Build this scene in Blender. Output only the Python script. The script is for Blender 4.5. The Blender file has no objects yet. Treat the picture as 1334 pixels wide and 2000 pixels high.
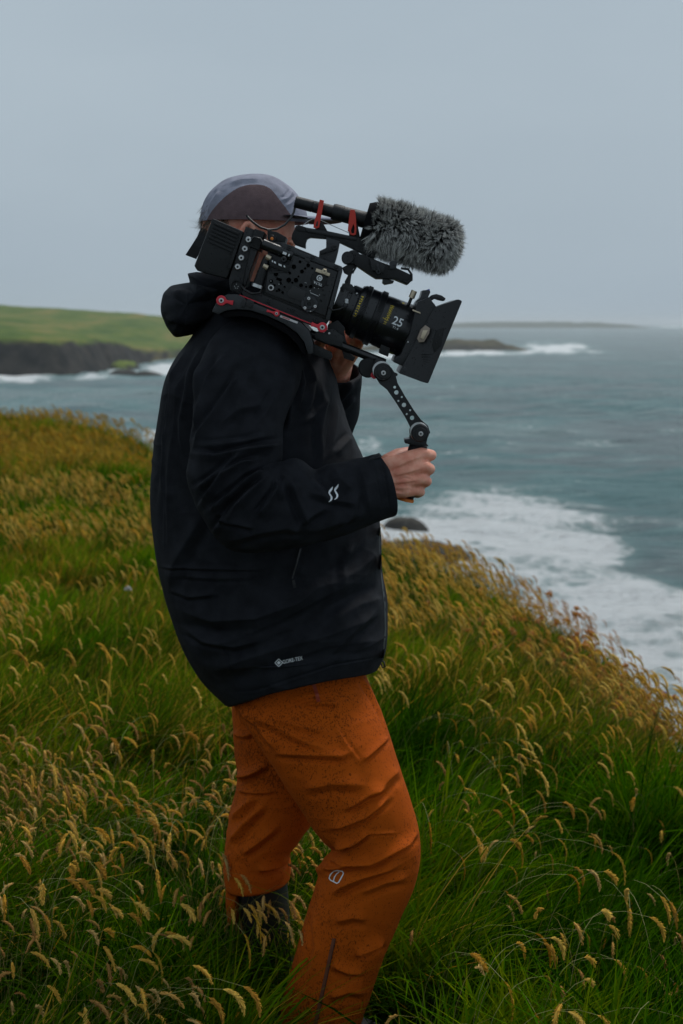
import bpy, bmesh, math, random
import numpy as np
from mathutils import Vector, Matrix
from mathutils.bvhtree import BVHTree

R = math.radians
rng = np.random.default_rng(7)
random.seed(7)
scene = bpy.context.scene
COL = scene.collection

# ------------------------------------------------------------------ camera, sky, sun, exposure
EYE = np.array((0.0, 0.0, 1.45))
FPX = 2778.0                       # focal length in pixels of the 1334x2000 photograph
PITCH = math.atan((1000 - 630) / FPX)
cam_d = bpy.data.cameras.new('camera')
cam = bpy.data.objects.new('camera', cam_d); COL.objects.link(cam)
cam.location = EYE
cam.rotation_euler = (R(90) - PITCH, 0, 0)
cam_d.sensor_fit = 'VERTICAL'; cam_d.sensor_height = 36.0; cam_d.sensor_width = 24.0
cam_d.lens = 36.0 * FPX / 2000.0
cam_d.clip_start = 0.05; cam_d.clip_end = 60000
cam_d.dof.use_dof = True; cam_d.dof.focus_distance = 2.62; cam_d.dof.aperture_fstop = 6.0
scene.camera = cam

world = bpy.data.worlds.new('World'); scene.world = world; world.use_nodes = True
SUN_EL, SUN_AZ = R(56), R(38)      # azimuth measured from +Y towards +X
def build_world():
    nt = world.node_tree; nt.nodes.clear()
    N, L = nt.nodes.new, nt.links.new
    sky = N('ShaderNodeTexSky'); sky.sky_type = 'NISHITA'; sky.sun_disc = False
    sky.sun_elevation = SUN_EL; sky.sun_rotation = SUN_AZ; sky.air_density = 1.6; sky.dust_density = 4.0
    hs = N('ShaderNodeHueSaturation'); hs.inputs['Saturation'].default_value = 0.35; hs.inputs['Value'].default_value = 0.08
    L(sky.outputs[0], hs.inputs['Color'])
    tc = N('ShaderNodeTexCoord'); mp = N('ShaderNodeMapping'); mp.inputs['Scale'].default_value = (1.2, 1.2, 3.0)
    L(tc.outputs['Generated'], mp.inputs['Vector'])
    nz = N('ShaderNodeTexNoise'); nz.inputs['Scale'].default_value = 1.6; nz.inputs['Detail'].default_value = 4
    L(mp.outputs[0], nz.inputs['Vector'])
    cr = N('ShaderNodeValToRGB'); e = cr.color_ramp.elements
    e[0].position = 0.3; e[0].color = (0.258, 0.318, 0.372, 1)
    e[1].position = 0.7; e[1].color = (0.298, 0.360, 0.412, 1)
    L(nz.outputs['Fac'], cr.inputs[0])
    mx = N('ShaderNodeMix'); mx.data_type = 'RGBA'; mx.inputs['Factor'].default_value = 0.93
    L(hs.outputs[0], mx.inputs['A']); L(cr.outputs[0], mx.inputs['B'])
    bg = N('ShaderNodeBackground'); bg.inputs['Strength'].default_value = 1.0
    L(mx.outputs['Result'], bg.inputs['Color'])
    out = N('ShaderNodeOutputWorld'); L(bg.outputs[0], out.inputs['Surface'])
build_world()

sun_d = bpy.data.lights.new('sun', 'SUN'); sun = bpy.data.objects.new('sun', sun_d); COL.objects.link(sun)
sun_d.energy = 1.5; sun_d.angle = R(22); sun_d.color = (1.0, 0.97, 0.93)
sdir = Vector((math.sin(SUN_AZ) * math.cos(SUN_EL), math.cos(SUN_AZ) * math.cos(SUN_EL), math.sin(SUN_EL)))
sun.rotation_euler = sdir.to_track_quat('Z', 'Y').to_euler()
sun.location = (0, 0, 40)

scene.view_settings.view_transform = 'Standard'; scene.view_settings.look = 'None'
scene.view_settings.exposure = 0.46; scene.view_settings.gamma = 1.0
scene.view_settings.use_curve_mapping = False
scene.render.engine = 'CYCLES'
scene.cycles.use_denoising = True
scene.cycles.max_bounces = 6; scene.cycles.diffuse_bounces = 3; scene.cycles.glossy_bounces = 3
scene.cycles.transmission_bounces = 4; scene.cycles.volume_bounces = 1
scene.cycles.caustics_reflective = False; scene.cycles.caustics_refractive = False

# ------------------------------------------------------------------ measuring helpers
_f = np.array((0, math.cos(PITCH), -math.sin(PITCH))); _u = np.array((0, math.sin(PITCH), math.cos(PITCH)))
def ray(px, py):
    return _f + (px - 667.0) / FPX * np.array((1.0, 0, 0)) + (1000.0 - py) / FPX * _u
def W(px, py, Y):                  # the point at depth Y seen at a measured place of the photograph
    d = ray(px, py); return EYE + d * (Y / d[1])
def on_level(px, py, z):
    d = ray(px, py); return EYE + d * ((z - EYE[2]) / d[2])
def measure(P):                    # world points -> photograph coordinates
    Q = np.asarray(P) - EYE
    dep = Q @ _f
    return 667.0 + FPX * Q[..., 0] / dep, 1000.0 - FPX * (Q @ _u) / dep

# ------------------------------------------------------------------ noise in numpy
def _hash(i, j, k, s):
    h = (i * 374761393 + j * 668265263 + k * 2147483647 + s * 974711) & 0xffffffff
    h = ((h ^ (h >> 13)) * 1274126177) & 0xffffffff
    return ((h ^ (h >> 16)) & 0xffffff) / float(0xffffff)
def noise(P, s=0):
    P = np.asarray(P, float)
    if P.shape[-1] == 2: P = np.concatenate([P, np.zeros(P.shape[:-1] + (1,))], -1)
    I = np.floor(P).astype(np.int64); Fr = P - I; Fr = Fr * Fr * (3 - 2 * Fr)
    out = 0
    for a in (0, 1):
        for b in (0, 1):
            for c in (0, 1):
                w = (Fr[..., 0] if a else 1 - Fr[..., 0]) * (Fr[..., 1] if b else 1 - Fr[..., 1]) * (Fr[..., 2] if c else 1 - Fr[..., 2])
                out = out + w * _hash(I[..., 0] + a, I[..., 1] + b, I[..., 2] + c, s)
    return out
def fbm(P, s=0, o=4):
    P = np.asarray(P, float); v = 0; a = 0.5; t = 0
    for k in range(o):
        v = v + a * noise(P * 2 ** k, s + k); t += a; a *= 0.5
    return v / t
def sstep(a, b, x):
    t = np.clip((x - a) / (b - a), 0, 1); return t * t * (3 - 2 * t)

# ------------------------------------------------------------------ object helpers
def mk(name, V, F, mat, parent=None, smooth=True, inv=None):
    me = bpy.data.meshes.new(name)
    if isinstance(F, np.ndarray):
        n, k = F.shape
        me.vertices.add(len(V)); me.vertices.foreach_set('co', np.asarray(V, np.float32).ravel())
        me.loops.add(n * k); me.loops.foreach_set('vertex_index', F.astype(np.int32).ravel())
        me.polygons.add(n); me.polygons.foreach_set('loop_start', np.arange(0, n * k, k, dtype=np.int32))
        me.update(calc_edges=True)
    else:
        me.from_pydata([tuple(map(float, v)) for v in V], [], [tuple(map(int, f)) for f in F])
    me.polygons.foreach_set('use_smooth', [smooth] * len(me.polygons))
    return link(name, me, mat, parent, inv)
def link(name, me, mat, parent=None, inv=None):
    if mat is not None:
        me.materials.clear(); me.materials.append(mat)
    o = bpy.data.objects.new(name, me); COL.objects.link(o)
    if parent is not None:
        o.parent = parent
        if inv is not None: o.matrix_parent_inverse = inv
    return o
def tag(o, label=None, cat=None, group=None, kind=None):
    if label: o['label'] = label
    if cat: o['category'] = cat
    if group: o['group'] = group
    if kind: o['kind'] = kind
    return o
def empty(name, loc=(0, 0, 0), rot=(0, 0, 0)):
    o = bpy.data.objects.new(name, None); COL.objects.link(o); o.location = loc; o.rotation_euler = rot
    o.empty_display_size = 0.1
    return o
def colour_attr(o, C, dom='POINT', name='tint'):
    a = o.data.attributes.new(name, 'FLOAT_COLOR', dom)
    C = np.asarray(C, np.float32)
    if C.shape[1] == 3: C = np.concatenate([C, np.ones((len(C), 1), np.float32)], 1)
    a.data.foreach_set('color', C.ravel())
def auto_smooth(o, ang=35):
    me = o.data
    bm = bmesh.new(); bm.from_mesh(me)
    for e in bm.edges:
        e.smooth = not (len(e.link_faces) == 2 and e.calc_face_angle(0) > R(ang))
    for f in bm.faces: f.smooth = True
    bm.to_mesh(me); bm.free()
def normals_of(V, F):
    N = np.zeros_like(V)
    a, b, c, d = (V[F[:, i]] for i in range(4))
    n = np.cross(c - a, d - b)
    for i in range(4): np.add.at(N, F[:, i], n)
    return N / np.maximum(np.linalg.norm(N, axis=1, keepdims=True), 1e-12)
def spline(K, n):                  # Catmull-Rom through K (k,...) sampled n times, roughly even
    K = np.asarray(K, float); k = len(K)
    c = K.reshape(k, -1).reshape(k, -1, 3).mean(1)
    d = np.maximum(np.linalg.norm(np.diff(c, axis=0), axis=1), 1e-4)
    s = np.concatenate([[0], np.cumsum(d)]); t = np.linspace(0, s[-1], n)
    i = np.clip(np.searchsorted(s, t, 'right') - 1, 0, k - 2)
    h = (s[i + 1] - s[i]); x = (t - s[i]) / h
    ex = (slice(None),) + (None,) * (K.ndim - 1)
    M = np.zeros_like(K)
    M[1:-1] = (K[2:] - K[:-2]) / (s[2:] - s[:-2])[ex]
    M[0] = (K[1] - K[0]) / d[0]; M[-1] = (K[-1] - K[-2]) / d[-1]
    x = x[ex]; hh = h[ex]
    return ((2 * x**3 - 3 * x**2 + 1) * K[i] + (x**3 - 2 * x**2 + x) * hh * M[i] + (-2 * x**3 + 3 * x**2) * K[i + 1] + (x**3 - x**2) * hh * M[i + 1])
def grid_faces(nv, nu, closed=True, flip=False):
    i = np.arange(nv - 1)[:, None] * nu
    j = np.arange(nu if closed else nu - 1)[None, :]; j2 = (j + 1) % nu
    F = np.stack([i + j, i + j2, i + nu + j2, i + nu + j], -1).reshape(-1, 4)
    return F[:, ::-1].copy() if flip else F

# ------------------------------------------------------------------ materials
def mat(name, col, rough=0.5, metal=0.0, spec=0.5, noise_amt=0.0, noise_scale=40, bump=0.0, bump_scale=200, attr=None, transl=0.0, sheen=0.0, coat=0.0):
    m = bpy.data.materials.new(name); m.use_nodes = True
    nt = m.node_tree; b = nt.nodes['Principled BSDF']; N, L = nt.nodes.new, nt.links.new
    b.inputs['Roughness'].default_value = rough; b.inputs['Metallic'].default_value = metal
    b.inputs['Specular IOR Level'].default_value = spec
    b.inputs['Base Color'].default_value = (*col, 1)
    if sheen: b.inputs['Sheen Weight'].default_value = sheen; b.inputs['Sheen Roughness'].default_value = 0.5
    if coat: b.inputs['Coat Weight'].default_value = coat; b.inputs['Coat Roughness'].default_value = 0.15
    tc = N('ShaderNodeTexCoord'); src = None
    if attr:
        a = N('ShaderNodeAttribute'); a.attribute_name = attr; src = a.outputs['Color']
    if noise_amt:
        nz = N('ShaderNodeTexNoise'); nz.inputs['Scale'].default_value = noise_scale; nz.inputs['Detail'].default_value = 5
        L(tc.outputs['Object'], nz.inputs['Vector'])
        mr = N('ShaderNodeMapRange'); mr.inputs['From Min'].default_value = 0.3; mr.inputs['From Max'].default_value = 0.7
        mr.inputs['To Min'].default_value = 1 - noise_amt; mr.inputs['To Max'].default_value = 1 + noise_amt
        L(nz.outputs['Fac'], mr.inputs['Value'])
        vm = N('ShaderNodeVectorMath'); vm.operation = 'SCALE'
        if src is None: vm.inputs[0].default_value = col
        else: L(src, vm.inputs[0])
        L(mr.outputs[0], vm.inputs['Scale']); src = vm.outputs[0]
    if src is not None: L(src, b.inputs['Base Color'])
    if bump:
        nb = N('ShaderNodeTexNoise'); nb.inputs['Scale'].default_value = bump_scale; nb.inputs['Detail'].default_value = 4
        L(tc.outputs['Object'], nb.inputs['Vector'])
        bp = N('ShaderNodeBump'); bp.inputs['Strength'].default_value = bump; bp.inputs['Distance'].default_value = 0.002
        L(nb.outputs['Fac'], bp.inputs['Height']); L(bp.outputs[0], b.inputs['Normal'])
    if transl:
        out = nt.nodes['Material Output']; tr = N('ShaderNodeBsdfTranslucent'); mx = N('ShaderNodeMixShader')
        mx.inputs[0].default_value = transl
        if src is not None: L(src, tr.inputs['Color'])
        else: tr.inputs['Color'].default_value = (*col, 1)
        L(b.outputs[0], mx.inputs[1]); L(tr.outputs[0], mx.inputs[2]); L(mx.outputs[0], out.inputs['Surface'])
    return m

M = {}
M['grass'] = mat('grass_blades', (0.05, 0.09, 0.02), 0.9, attr='tint', transl=0.3, spec=0.0)
M['seed'] = mat('seed_heads', (0.35, 0.22, 0.08), 0.9, attr='tint', transl=0.3, spec=0.0)
M['black_metal'] = mat('black_anodised_metal', (0.0062, 0.0068, 0.0080), 0.40, spec=0.42, noise_amt=0.25, noise_scale=300, bump=0.12, bump_scale=900)
M['black_plastic'] = mat('black_plastic', (0.0052, 0.0058, 0.0064), 0.48, spec=0.36, bump=0.25, bump_scale=1500)
M['grey_metal'] = mat('dark_grey_metal', (0.0125, 0.0145, 0.0170), 0.40, spec=0.5, noise_amt=0.2, noise_scale=200, bump=0.1, bump_scale=900)
M['lens_black'] = mat('lens_barrel', (0.0060, 0.0066, 0.0080), 0.28, spec=0.5, bump=0.06, bump_scale=500)
M['silver'] = mat('brushed_steel', (0.50, 0.50, 0.49), 0.32, metal=1.0)
M['gold'] = mat('brass_screw', (0.55, 0.46, 0.33), 0.4, metal=0.7)
M['tan_badge'] = mat('tan_badge', (0.30, 0.24, 0.19), 0.4, metal=0.3)
M['red'] = mat('red_anodised', (0.62, 0.018, 0.035), 0.38, spec=0.5)
M['red_rubber'] = mat('red_rubber', (0.55, 0.028, 0.012), 0.5)
M['white_paint'] = mat('white_print', (0.72, 0.74, 0.75), 0.5)
M['yellow_paint'] = mat('yellow_print', (0.62, 0.45, 0.02), 0.5)
M['foam_black'] = mat('foam_black', (0.006, 0.006, 0.007), 0.95, spec=0.1, bump=0.6, bump_scale=1200)
M['orange_plastic'] = mat('orange_plastic', (0.65, 0.17, 0.01), 0.45)
M['blue_plastic'] = mat('blue_plastic', (0.02, 0.06, 0.45), 0.4)
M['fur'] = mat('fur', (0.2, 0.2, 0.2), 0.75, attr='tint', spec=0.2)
M['rubber'] = mat('rubber_cable', (0.008, 0.008, 0.009), 0.45)
M['hair'] = mat('brown_hair', (0.085, 0.055, 0.028), 0.5, noise_amt=0.4, noise_scale=90)
M['cap_grey'] = mat('cap_lilac_grey', (0.26, 0.265, 0.325), 0.85, noise_amt=0.18, noise_scale=60, bump=0.35, bump_scale=500, spec=0.2)
M['cap_mauve'] = mat('cap_mauve_brown', (0.125, 0.083, 0.087), 0.9, noise_amt=0.14, noise_scale=90, bump=0.35, bump_scale=500, spec=0.2)
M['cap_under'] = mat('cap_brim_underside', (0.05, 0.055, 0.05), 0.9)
M['strap'] = mat('black_webbing', (0.008, 0.008, 0.010), 0.8, bump=0.4, bump_scale=800)
M['boot'] = mat('boot_rubber', (0.0045, 0.005, 0.0065), 0.6, bump=0.2, bump_scale=200)
M['logo'] = mat('reflective_print', (0.74, 0.76, 0.78), 0.5)
M['zip'] = mat('zip_tape', (0.13, 0.035, 0.012), 0.6, bump=0.4, bump_scale=900)
M['zip_red'] = mat('zip_red_tape', (0.28, 0.035, 0.012), 0.6)
M['sticker'] = mat('sticker', (0.6, 0.58, 0.58), 0.5)
M['sticker_red'] = mat('sticker_red', (0.5, 0.06, 0.05), 0.5)

def rain_drops(m, scale=330, amount=.30, depth=.0009):
    nt = m.node_tree; N, L = nt.nodes.new, nt.links.new; b = nt.nodes['Principled BSDF']
    tc = N('ShaderNodeTexCoord'); v = N('ShaderNodeTexVoronoi'); v.inputs['Scale'].default_value = scale; v.inputs['Randomness'].default_value = 1.0
    L(tc.outputs['Object'], v.inputs['Vector'])
    sc = N('ShaderNodeSeparateColor'); L(v.outputs['Color'], sc.inputs[0])
    sz = N('ShaderNodeMapRange'); sz.inputs['From Min'].default_value = 1 - amount; sz.inputs['From Max'].default_value = 1.0; sz.inputs['To Min'].default_value = 0.0; sz.inputs['To Max'].default_value = 0.42; L(sc.outputs[0], sz.inputs['Value'])
    df = N('ShaderNodeMath'); df.operation = 'SUBTRACT'; L(sz.outputs[0], df.inputs[0]); L(v.outputs['Distance'], df.inputs[1])
    mk_ = N('ShaderNodeMapRange'); mk_.interpolation_type = 'SMOOTHSTEP'; mk_.inputs['From Min'].default_value = 0.0; mk_.inputs['From Max'].default_value = 0.18; L(df.outputs[0], mk_.inputs['Value'])
    bp = N('ShaderNodeBump'); bp.inputs['Strength'].default_value = 1.0; bp.inputs['Distance'].default_value = depth; L(mk_.outputs[0], bp.inputs['Height'])
    old = b.inputs['Normal'].links[0].from_socket if b.inputs['Normal'].links else None
    if old is not None: L(old, bp.inputs['Normal'])
    L(bp.outputs[0], b.inputs['Normal'])
    r0 = b.inputs['Roughness'].default_value
    rr = N('ShaderNodeMapRange'); rr.inputs['To Min'].default_value = r0; rr.inputs['To Max'].default_value = 0.08; L(mk_.outputs[0], rr.inputs['Value']); L(rr.outputs[0], b.inputs['Roughness'])
M['cage'] = mat('cage_metal', (0.0095, 0.0105, 0.0118), 0.45, spec=0.45, noise_amt=0.25, noise_scale=250, bump=0.12, bump_scale=900)
M['void'] = mat('dark_hole', (0.0015, 0.0015, 0.0015), 0.9, spec=0.05)
for k_ in ('black_metal', 'black_plastic', 'grey_metal', 'lens_black', 'cage'): rain_drops(M[k_])

def fabric_jacket():
    m = mat('jacket_fabric', (0.0135, 0.0146, 0.0182), 0.76, spec=0.10, noise_amt=0.32, noise_scale=38, sheen=0.0)
    nt = m.node_tree; N, L = nt.nodes.new, nt.links.new; b = nt.nodes['Principled BSDF']
    tc = N('ShaderNodeTexCoord')
    n1 = N('ShaderNodeTexNoise'); n1.inputs['Scale'].default_value = 620; n1.inputs['Detail'].default_value = 3
    n2 = N('ShaderNodeTexNoise'); n2.inputs['Scale'].default_value = 22; n2.inputs['Detail'].default_value = 6; n2.inputs['Roughness'].default_value = 0.6
    L(tc.outputs['Object'], n1.inputs['Vector']); L(tc.outputs['Object'], n2.inputs['Vector'])
    b1 = N('ShaderNodeBump'); b1.inputs['Strength'].default_value = 0.6; b1.inputs['Distance'].default_value = 0.0016
    b2 = N('ShaderNodeBump'); b2.inputs['Strength'].default_value = 0.45; b2.inputs['Distance'].default_value = 0.004
    L(n1.outputs['Fac'], b1.inputs['Height']); L(n2.outputs['Fac'], b2.inputs['Height']); L(b2.outputs[0], b1.inputs['Normal'])
    L(b1.outputs[0], b.inputs['Normal'])
    return m
M['jacket'] = fabric_jacket()

def fabric_trousers():
    m = mat('trouser_fabric', (0.5, 0.12, 0.01), 0.82, spec=0.08)
    nt = m.node_tree; N, L = nt.nodes.new, nt.links.new; b = nt.nodes['Principled BSDF']
    tc = N('ShaderNodeTexCoord')
    mp = N('ShaderNodeMapping'); mp.inputs['Scale'].default_value = (1, 1, 0.55); mp.inputs['Rotation'].default_value = (0, 0.3, 0)
    L(tc.outputs['Object'], mp.inputs['Vector'])
    # rain specks: many little dark wet spots, thicker in patches
    dn = N('ShaderNodeTexNoise'); dn.inputs['Scale'].default_value = 60; dn.inputs['Detail'].default_value = 2
    L(mp.outputs[0], dn.inputs['Vector'])
    ad = N('ShaderNodeMixRGB'); ad.blend_type = 'ADD'; ad.inputs[0].default_value = 0.022
    L(mp.outputs[0], ad.inputs[1]); L(dn.outputs['Color'], ad.inputs[2])
    vo = N('ShaderNodeTexVoronoi'); vo.inputs['Scale'].default_value = 380; L(ad.outputs[0], vo.inputs['Vector'])
    pn = N('ShaderNodeTexNoise'); pn.inputs['Scale'].default_value = 6.5; pn.inputs['Detail'].default_value = 3
    L(tc.outputs['Object'], pn.inputs['Vector'])
    th = N('ShaderNodeMapRange'); th.inputs['From Min'].default_value = 0.35; th.inputs['From Max'].default_value = 0.75
    th.inputs['To Min'].default_value = 0.26; th.inputs['To Max'].default_value = 0.64
    L(pn.outputs['Fac'], th.inputs['Value'])
    sb = N('ShaderNodeMath'); sb.operation = 'SUBTRACT'; L(th.outputs[0], sb.inputs[0]); L(vo.outputs['Distance'], sb.inputs[1])
    # each cell carries a speck of its own size
    rr = N('ShaderNodeSeparateColor'); L(vo.outputs['Color'], rr.inputs[0])
    sz = N('ShaderNodeMath'); sz.operation = 'MULTIPLY_ADD'; sz.inputs[1].default_value = -0.38; sz.inputs[2].default_value = 0.13
    L(rr.outputs[0], sz.inputs[0])
    s2 = N('ShaderNodeMath'); s2.operation = 'ADD'; L(sb.outputs[0], s2.inputs[0]); L(sz.outputs[0], s2.inputs[1])
    cl = N('ShaderNodeMapRange'); cl.inputs['From Min'].default_value = 0.0; cl.inputs['From Max'].default_value = 0.08
    L(s2.outputs[0], cl.inputs['Value'])
    wn = N('ShaderNodeTexNoise'); wn.inputs['Scale'].default_value = 9; wn.inputs['Detail'].default_value = 4
    L(tc.outputs['Object'], wn.inputs['Vector'])
    base = N('ShaderNodeMixRGB'); base.inputs[1].default_value = (0.35, 0.060, 0.0030, 1); base.inputs[2].default_value = (0.45, 0.086, 0.0045, 1)
    L(wn.outputs['Fac'], base.inputs[0])
    wet = N('ShaderNodeMixRGB'); wet.inputs[2].default_value = (0.16, 0.030, 0.0015, 1)
    L(cl.outputs[0], wet.inputs[0]); L(base.outputs[0], wet.inputs[1]); L(wet.outputs[0], b.inputs['Base Color'])
    n1 = N('ShaderNodeTexNoise'); n1.inputs['Scale'].default_value = 800; L(tc.outputs['Object'], n1.inputs['Vector'])
    n2 = N('ShaderNodeTexNoise'); n2.inputs['Scale'].default_value = 26; n2.inputs['Detail'].default_value = 5; L(tc.outputs['Object'], n2.inputs['Vector'])
    b1 = N('ShaderNodeBump'); b1.inputs['Strength'].default_value = 0.25; b1.inputs['Distance'].default_value = 0.001
    b2 = N('ShaderNodeBump'); b2.inputs['Strength'].default_value = 0.4; b2.inputs['Distance'].default_value = 0.004
    L(n1.outputs['Fac'], b1.inputs['Height']); L(n2.outputs['Fac'], b2.inputs['Height']); L(b2.outputs[0], b1.inputs['Normal']); L(b1.outputs[0], b.inputs['Normal'])
    return m
M['trousers'] = fabric_trousers()

def skin_mat():
    m = mat('skin', (0.55, 0.27, 0.19), 0.5, spec=0.4)
    nt = m.node_tree; N, L = nt.nodes.new, nt.links.new; b = nt.nodes['Principled BSDF']
    tc = N('ShaderNodeTexCoord')
    n = N('ShaderNodeTexNoise'); n.inputs['Scale'].default_value = 55; n.inputs['Detail'].default_value = 5; L(tc.outputs['Object'], n.inputs['Vector'])
    cr = N('ShaderNodeValToRGB'); e = cr.color_ramp.elements
    e[0].position = 0.32; e[0].color = (0.74, 0.255, 0.165, 1); e[1].position = 0.68; e[1].color = (0.88, 0.43, 0.30, 1)
    L(n.outputs['Fac'], cr.inputs[0]); L(cr.outputs[0], b.inputs['Base Color'])
    b.inputs['Subsurface Weight'].default_value = 0.12; b.inputs['Subsurface Radius'].default_value = (0.012, 0.004, 0.002)
    n2 = N('ShaderNodeTexNoise'); n2.inputs['Scale'].default_value = 260; n2.inputs['Detail'].default_value = 4; L(tc.outputs['Object'], n2.inputs['Vector'])
    bp = N('ShaderNodeBump'); bp.inputs['Strength'].default_value = 0.35; bp.inputs['Distance'].default_value = 0.0015
    L(n2.outputs['Fac'], bp.inputs['Height']); L(bp.outputs[0], b.inputs['Normal'])
    return m
M['skin'] = skin_mat()

# ================================================================== THE SETTING
SEA_Z = -12.0
EDGE_Y = np.array([-8, 0, 2, 4, 5.3, 7.3, 9.5, 12, 16.5, 19, 23, 26, 30, 40, 60.0])
EDGE_X = np.array([3.2, 2.5, 2.1, 1.75, 1.40, 1.16, 0.55, -0.5, -2.2, -2.85, -4.5, -6.4, -9.5, -18, -38.0])
def edge_x(y): return np.interp(y, EDGE_Y, EDGE_X) + 0.10 * np.sin(y * 1.7) * (np.abs(y) < 30)
def ground_z(x, y):
    x = np.asarray(x, float); y = np.asarray(y, float)
    s = x - edge_x(y)
    p = np.stack([x, y], -1)
    z = -0.15 * sstep(3.3, 7.0, y) - 0.10 * sstep(9, 20, y)
    z = z + 0.18 * (fbm(p * 0.6, 3, 3) - 0.5) * sstep(3.0, 4.5, y) + 0.09 * (fbm(p * 2.3, 5, 2) - 0.5)
    z = z + 0.10 * np.exp(-((x + 1.6) / 0.9) ** 2 - ((y - 5.5) / 1.6) ** 2)
    z = z - 0.20 * np.exp(-((x - 0.95) / 0.5) ** 2 - ((y - 3.5) / 0.9) ** 2) + .09 * np.exp(-((x - .55) / .6) ** 2 - ((y - 5.3) / .8) ** 2)           # hollow right of the person
    z = z + 0.20 * np.exp(-((x + 3.7) / 2.0) ** 2 - ((y - 20.5) / 3.2) ** 2) + .34 * (fbm(p * .6, 15, 3) - .5) * sstep(10, 14, y)           # hump on the far edge
    z = z - 0.12 * sstep(-0.9, 0.0, s) - 0.55 * np.clip(s, 0, 0.6)
    z = z - .16 * np.exp(-((y - 6.1) / 1.7) ** 2) * sstep(-1.0, -.1, s)
    cl = sstep(0.5, 1.6, s)
    z = z - cl * 9.0 - sstep(1.3, 4.0, s) * 6.0 + cl * 1.2 * (fbm(np.stack([x * .9, y * .9, s * 1.2], -1), 9, 4) - 0.5)
    return z

def ground_material():
    m = mat('earth_and_turf', (0.05, 0.06, 0.02), 0.95, spec=0.1)
    nt = m.node_tree; N, L = nt.nodes.new, nt.links.new; b = nt.nodes['Principled BSDF']
    tc = N('ShaderNodeTexCoord'); ge = N('ShaderNodeNewGeometry'); sx = N('ShaderNodeSeparateXYZ'); L(ge.outputs['Normal'], sx.inputs[0])
    n = N('ShaderNodeTexNoise'); n.inputs['Scale'].default_value = 6; n.inputs['Detail'].default_value = 6; L(tc.outputs['Object'], n.inputs['Vector'])
    turf = N('ShaderNodeValToRGB'); e = turf.color_ramp.elements
    e[0].position = .35; e[0].color = (0.007, 0.013, 0.002, 1); e[1].position = .7; e[1].color = (0.030, 0.028, 0.008, 1); L(n.outputs['Fac'], turf.inputs[0])
    rock = N('ShaderNodeValToRGB'); e = rock.color_ramp.elements
    e[0].position = .35; e[0].color = (0.03, 0.028, 0.026, 1); e[1].position = .7; e[1].color = (0.11, 0.10, 0.09, 1); L(n.outputs['Fac'], rock.inputs[0])
    mr = N('ShaderNodeMapRange'); mr.inputs['From Min'].default_value = .35; mr.inputs['From Max'].default_value = .55; L(sx.outputs['Z'], mr.inputs['Value'])
    mx = N('ShaderNodeMixRGB'); L(mr.outputs[0], mx.inputs[0]); L(rock.outputs[0], mx.inputs[1]); L(turf.outputs[0], mx.inputs[2]); L(mx.outputs[0], b.inputs['Base Color'])
    bp = N('ShaderNodeBump'); bp.inputs['Strength'].default_value = .6; bp.inputs['Distance'].default_value = .05; L(n.outputs['Fac'], bp.inputs['Height']); L(bp.outputs[0], b.inputs['Normal'])
    return m
def build_ground():
    ys = np.concatenate([np.linspace(-8, 1.6, 40), np.linspace(1.7, 12, 180), np.linspace(12.2, 60, 120)])
    ss = np.concatenate([-np.geomspace(40, 6, 14), np.linspace(-5.8, 0, 100), np.linspace(0.05, 4.2, 46)])
    Y, S = np.meshgrid(ys, ss, indexing='ij')
    X = edge_x(Y) + S
    Z = ground_z(X, Y)
    V = np.stack([X, Y, Z], -1).reshape(-1, 3)
    o = mk('ground', V, grid_faces(len(ys), len(ss), False, True), ground_material())
    tag(o, 'grassy clifftop ground the person stands on', 'ground', kind='structure')
build_ground()

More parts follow.
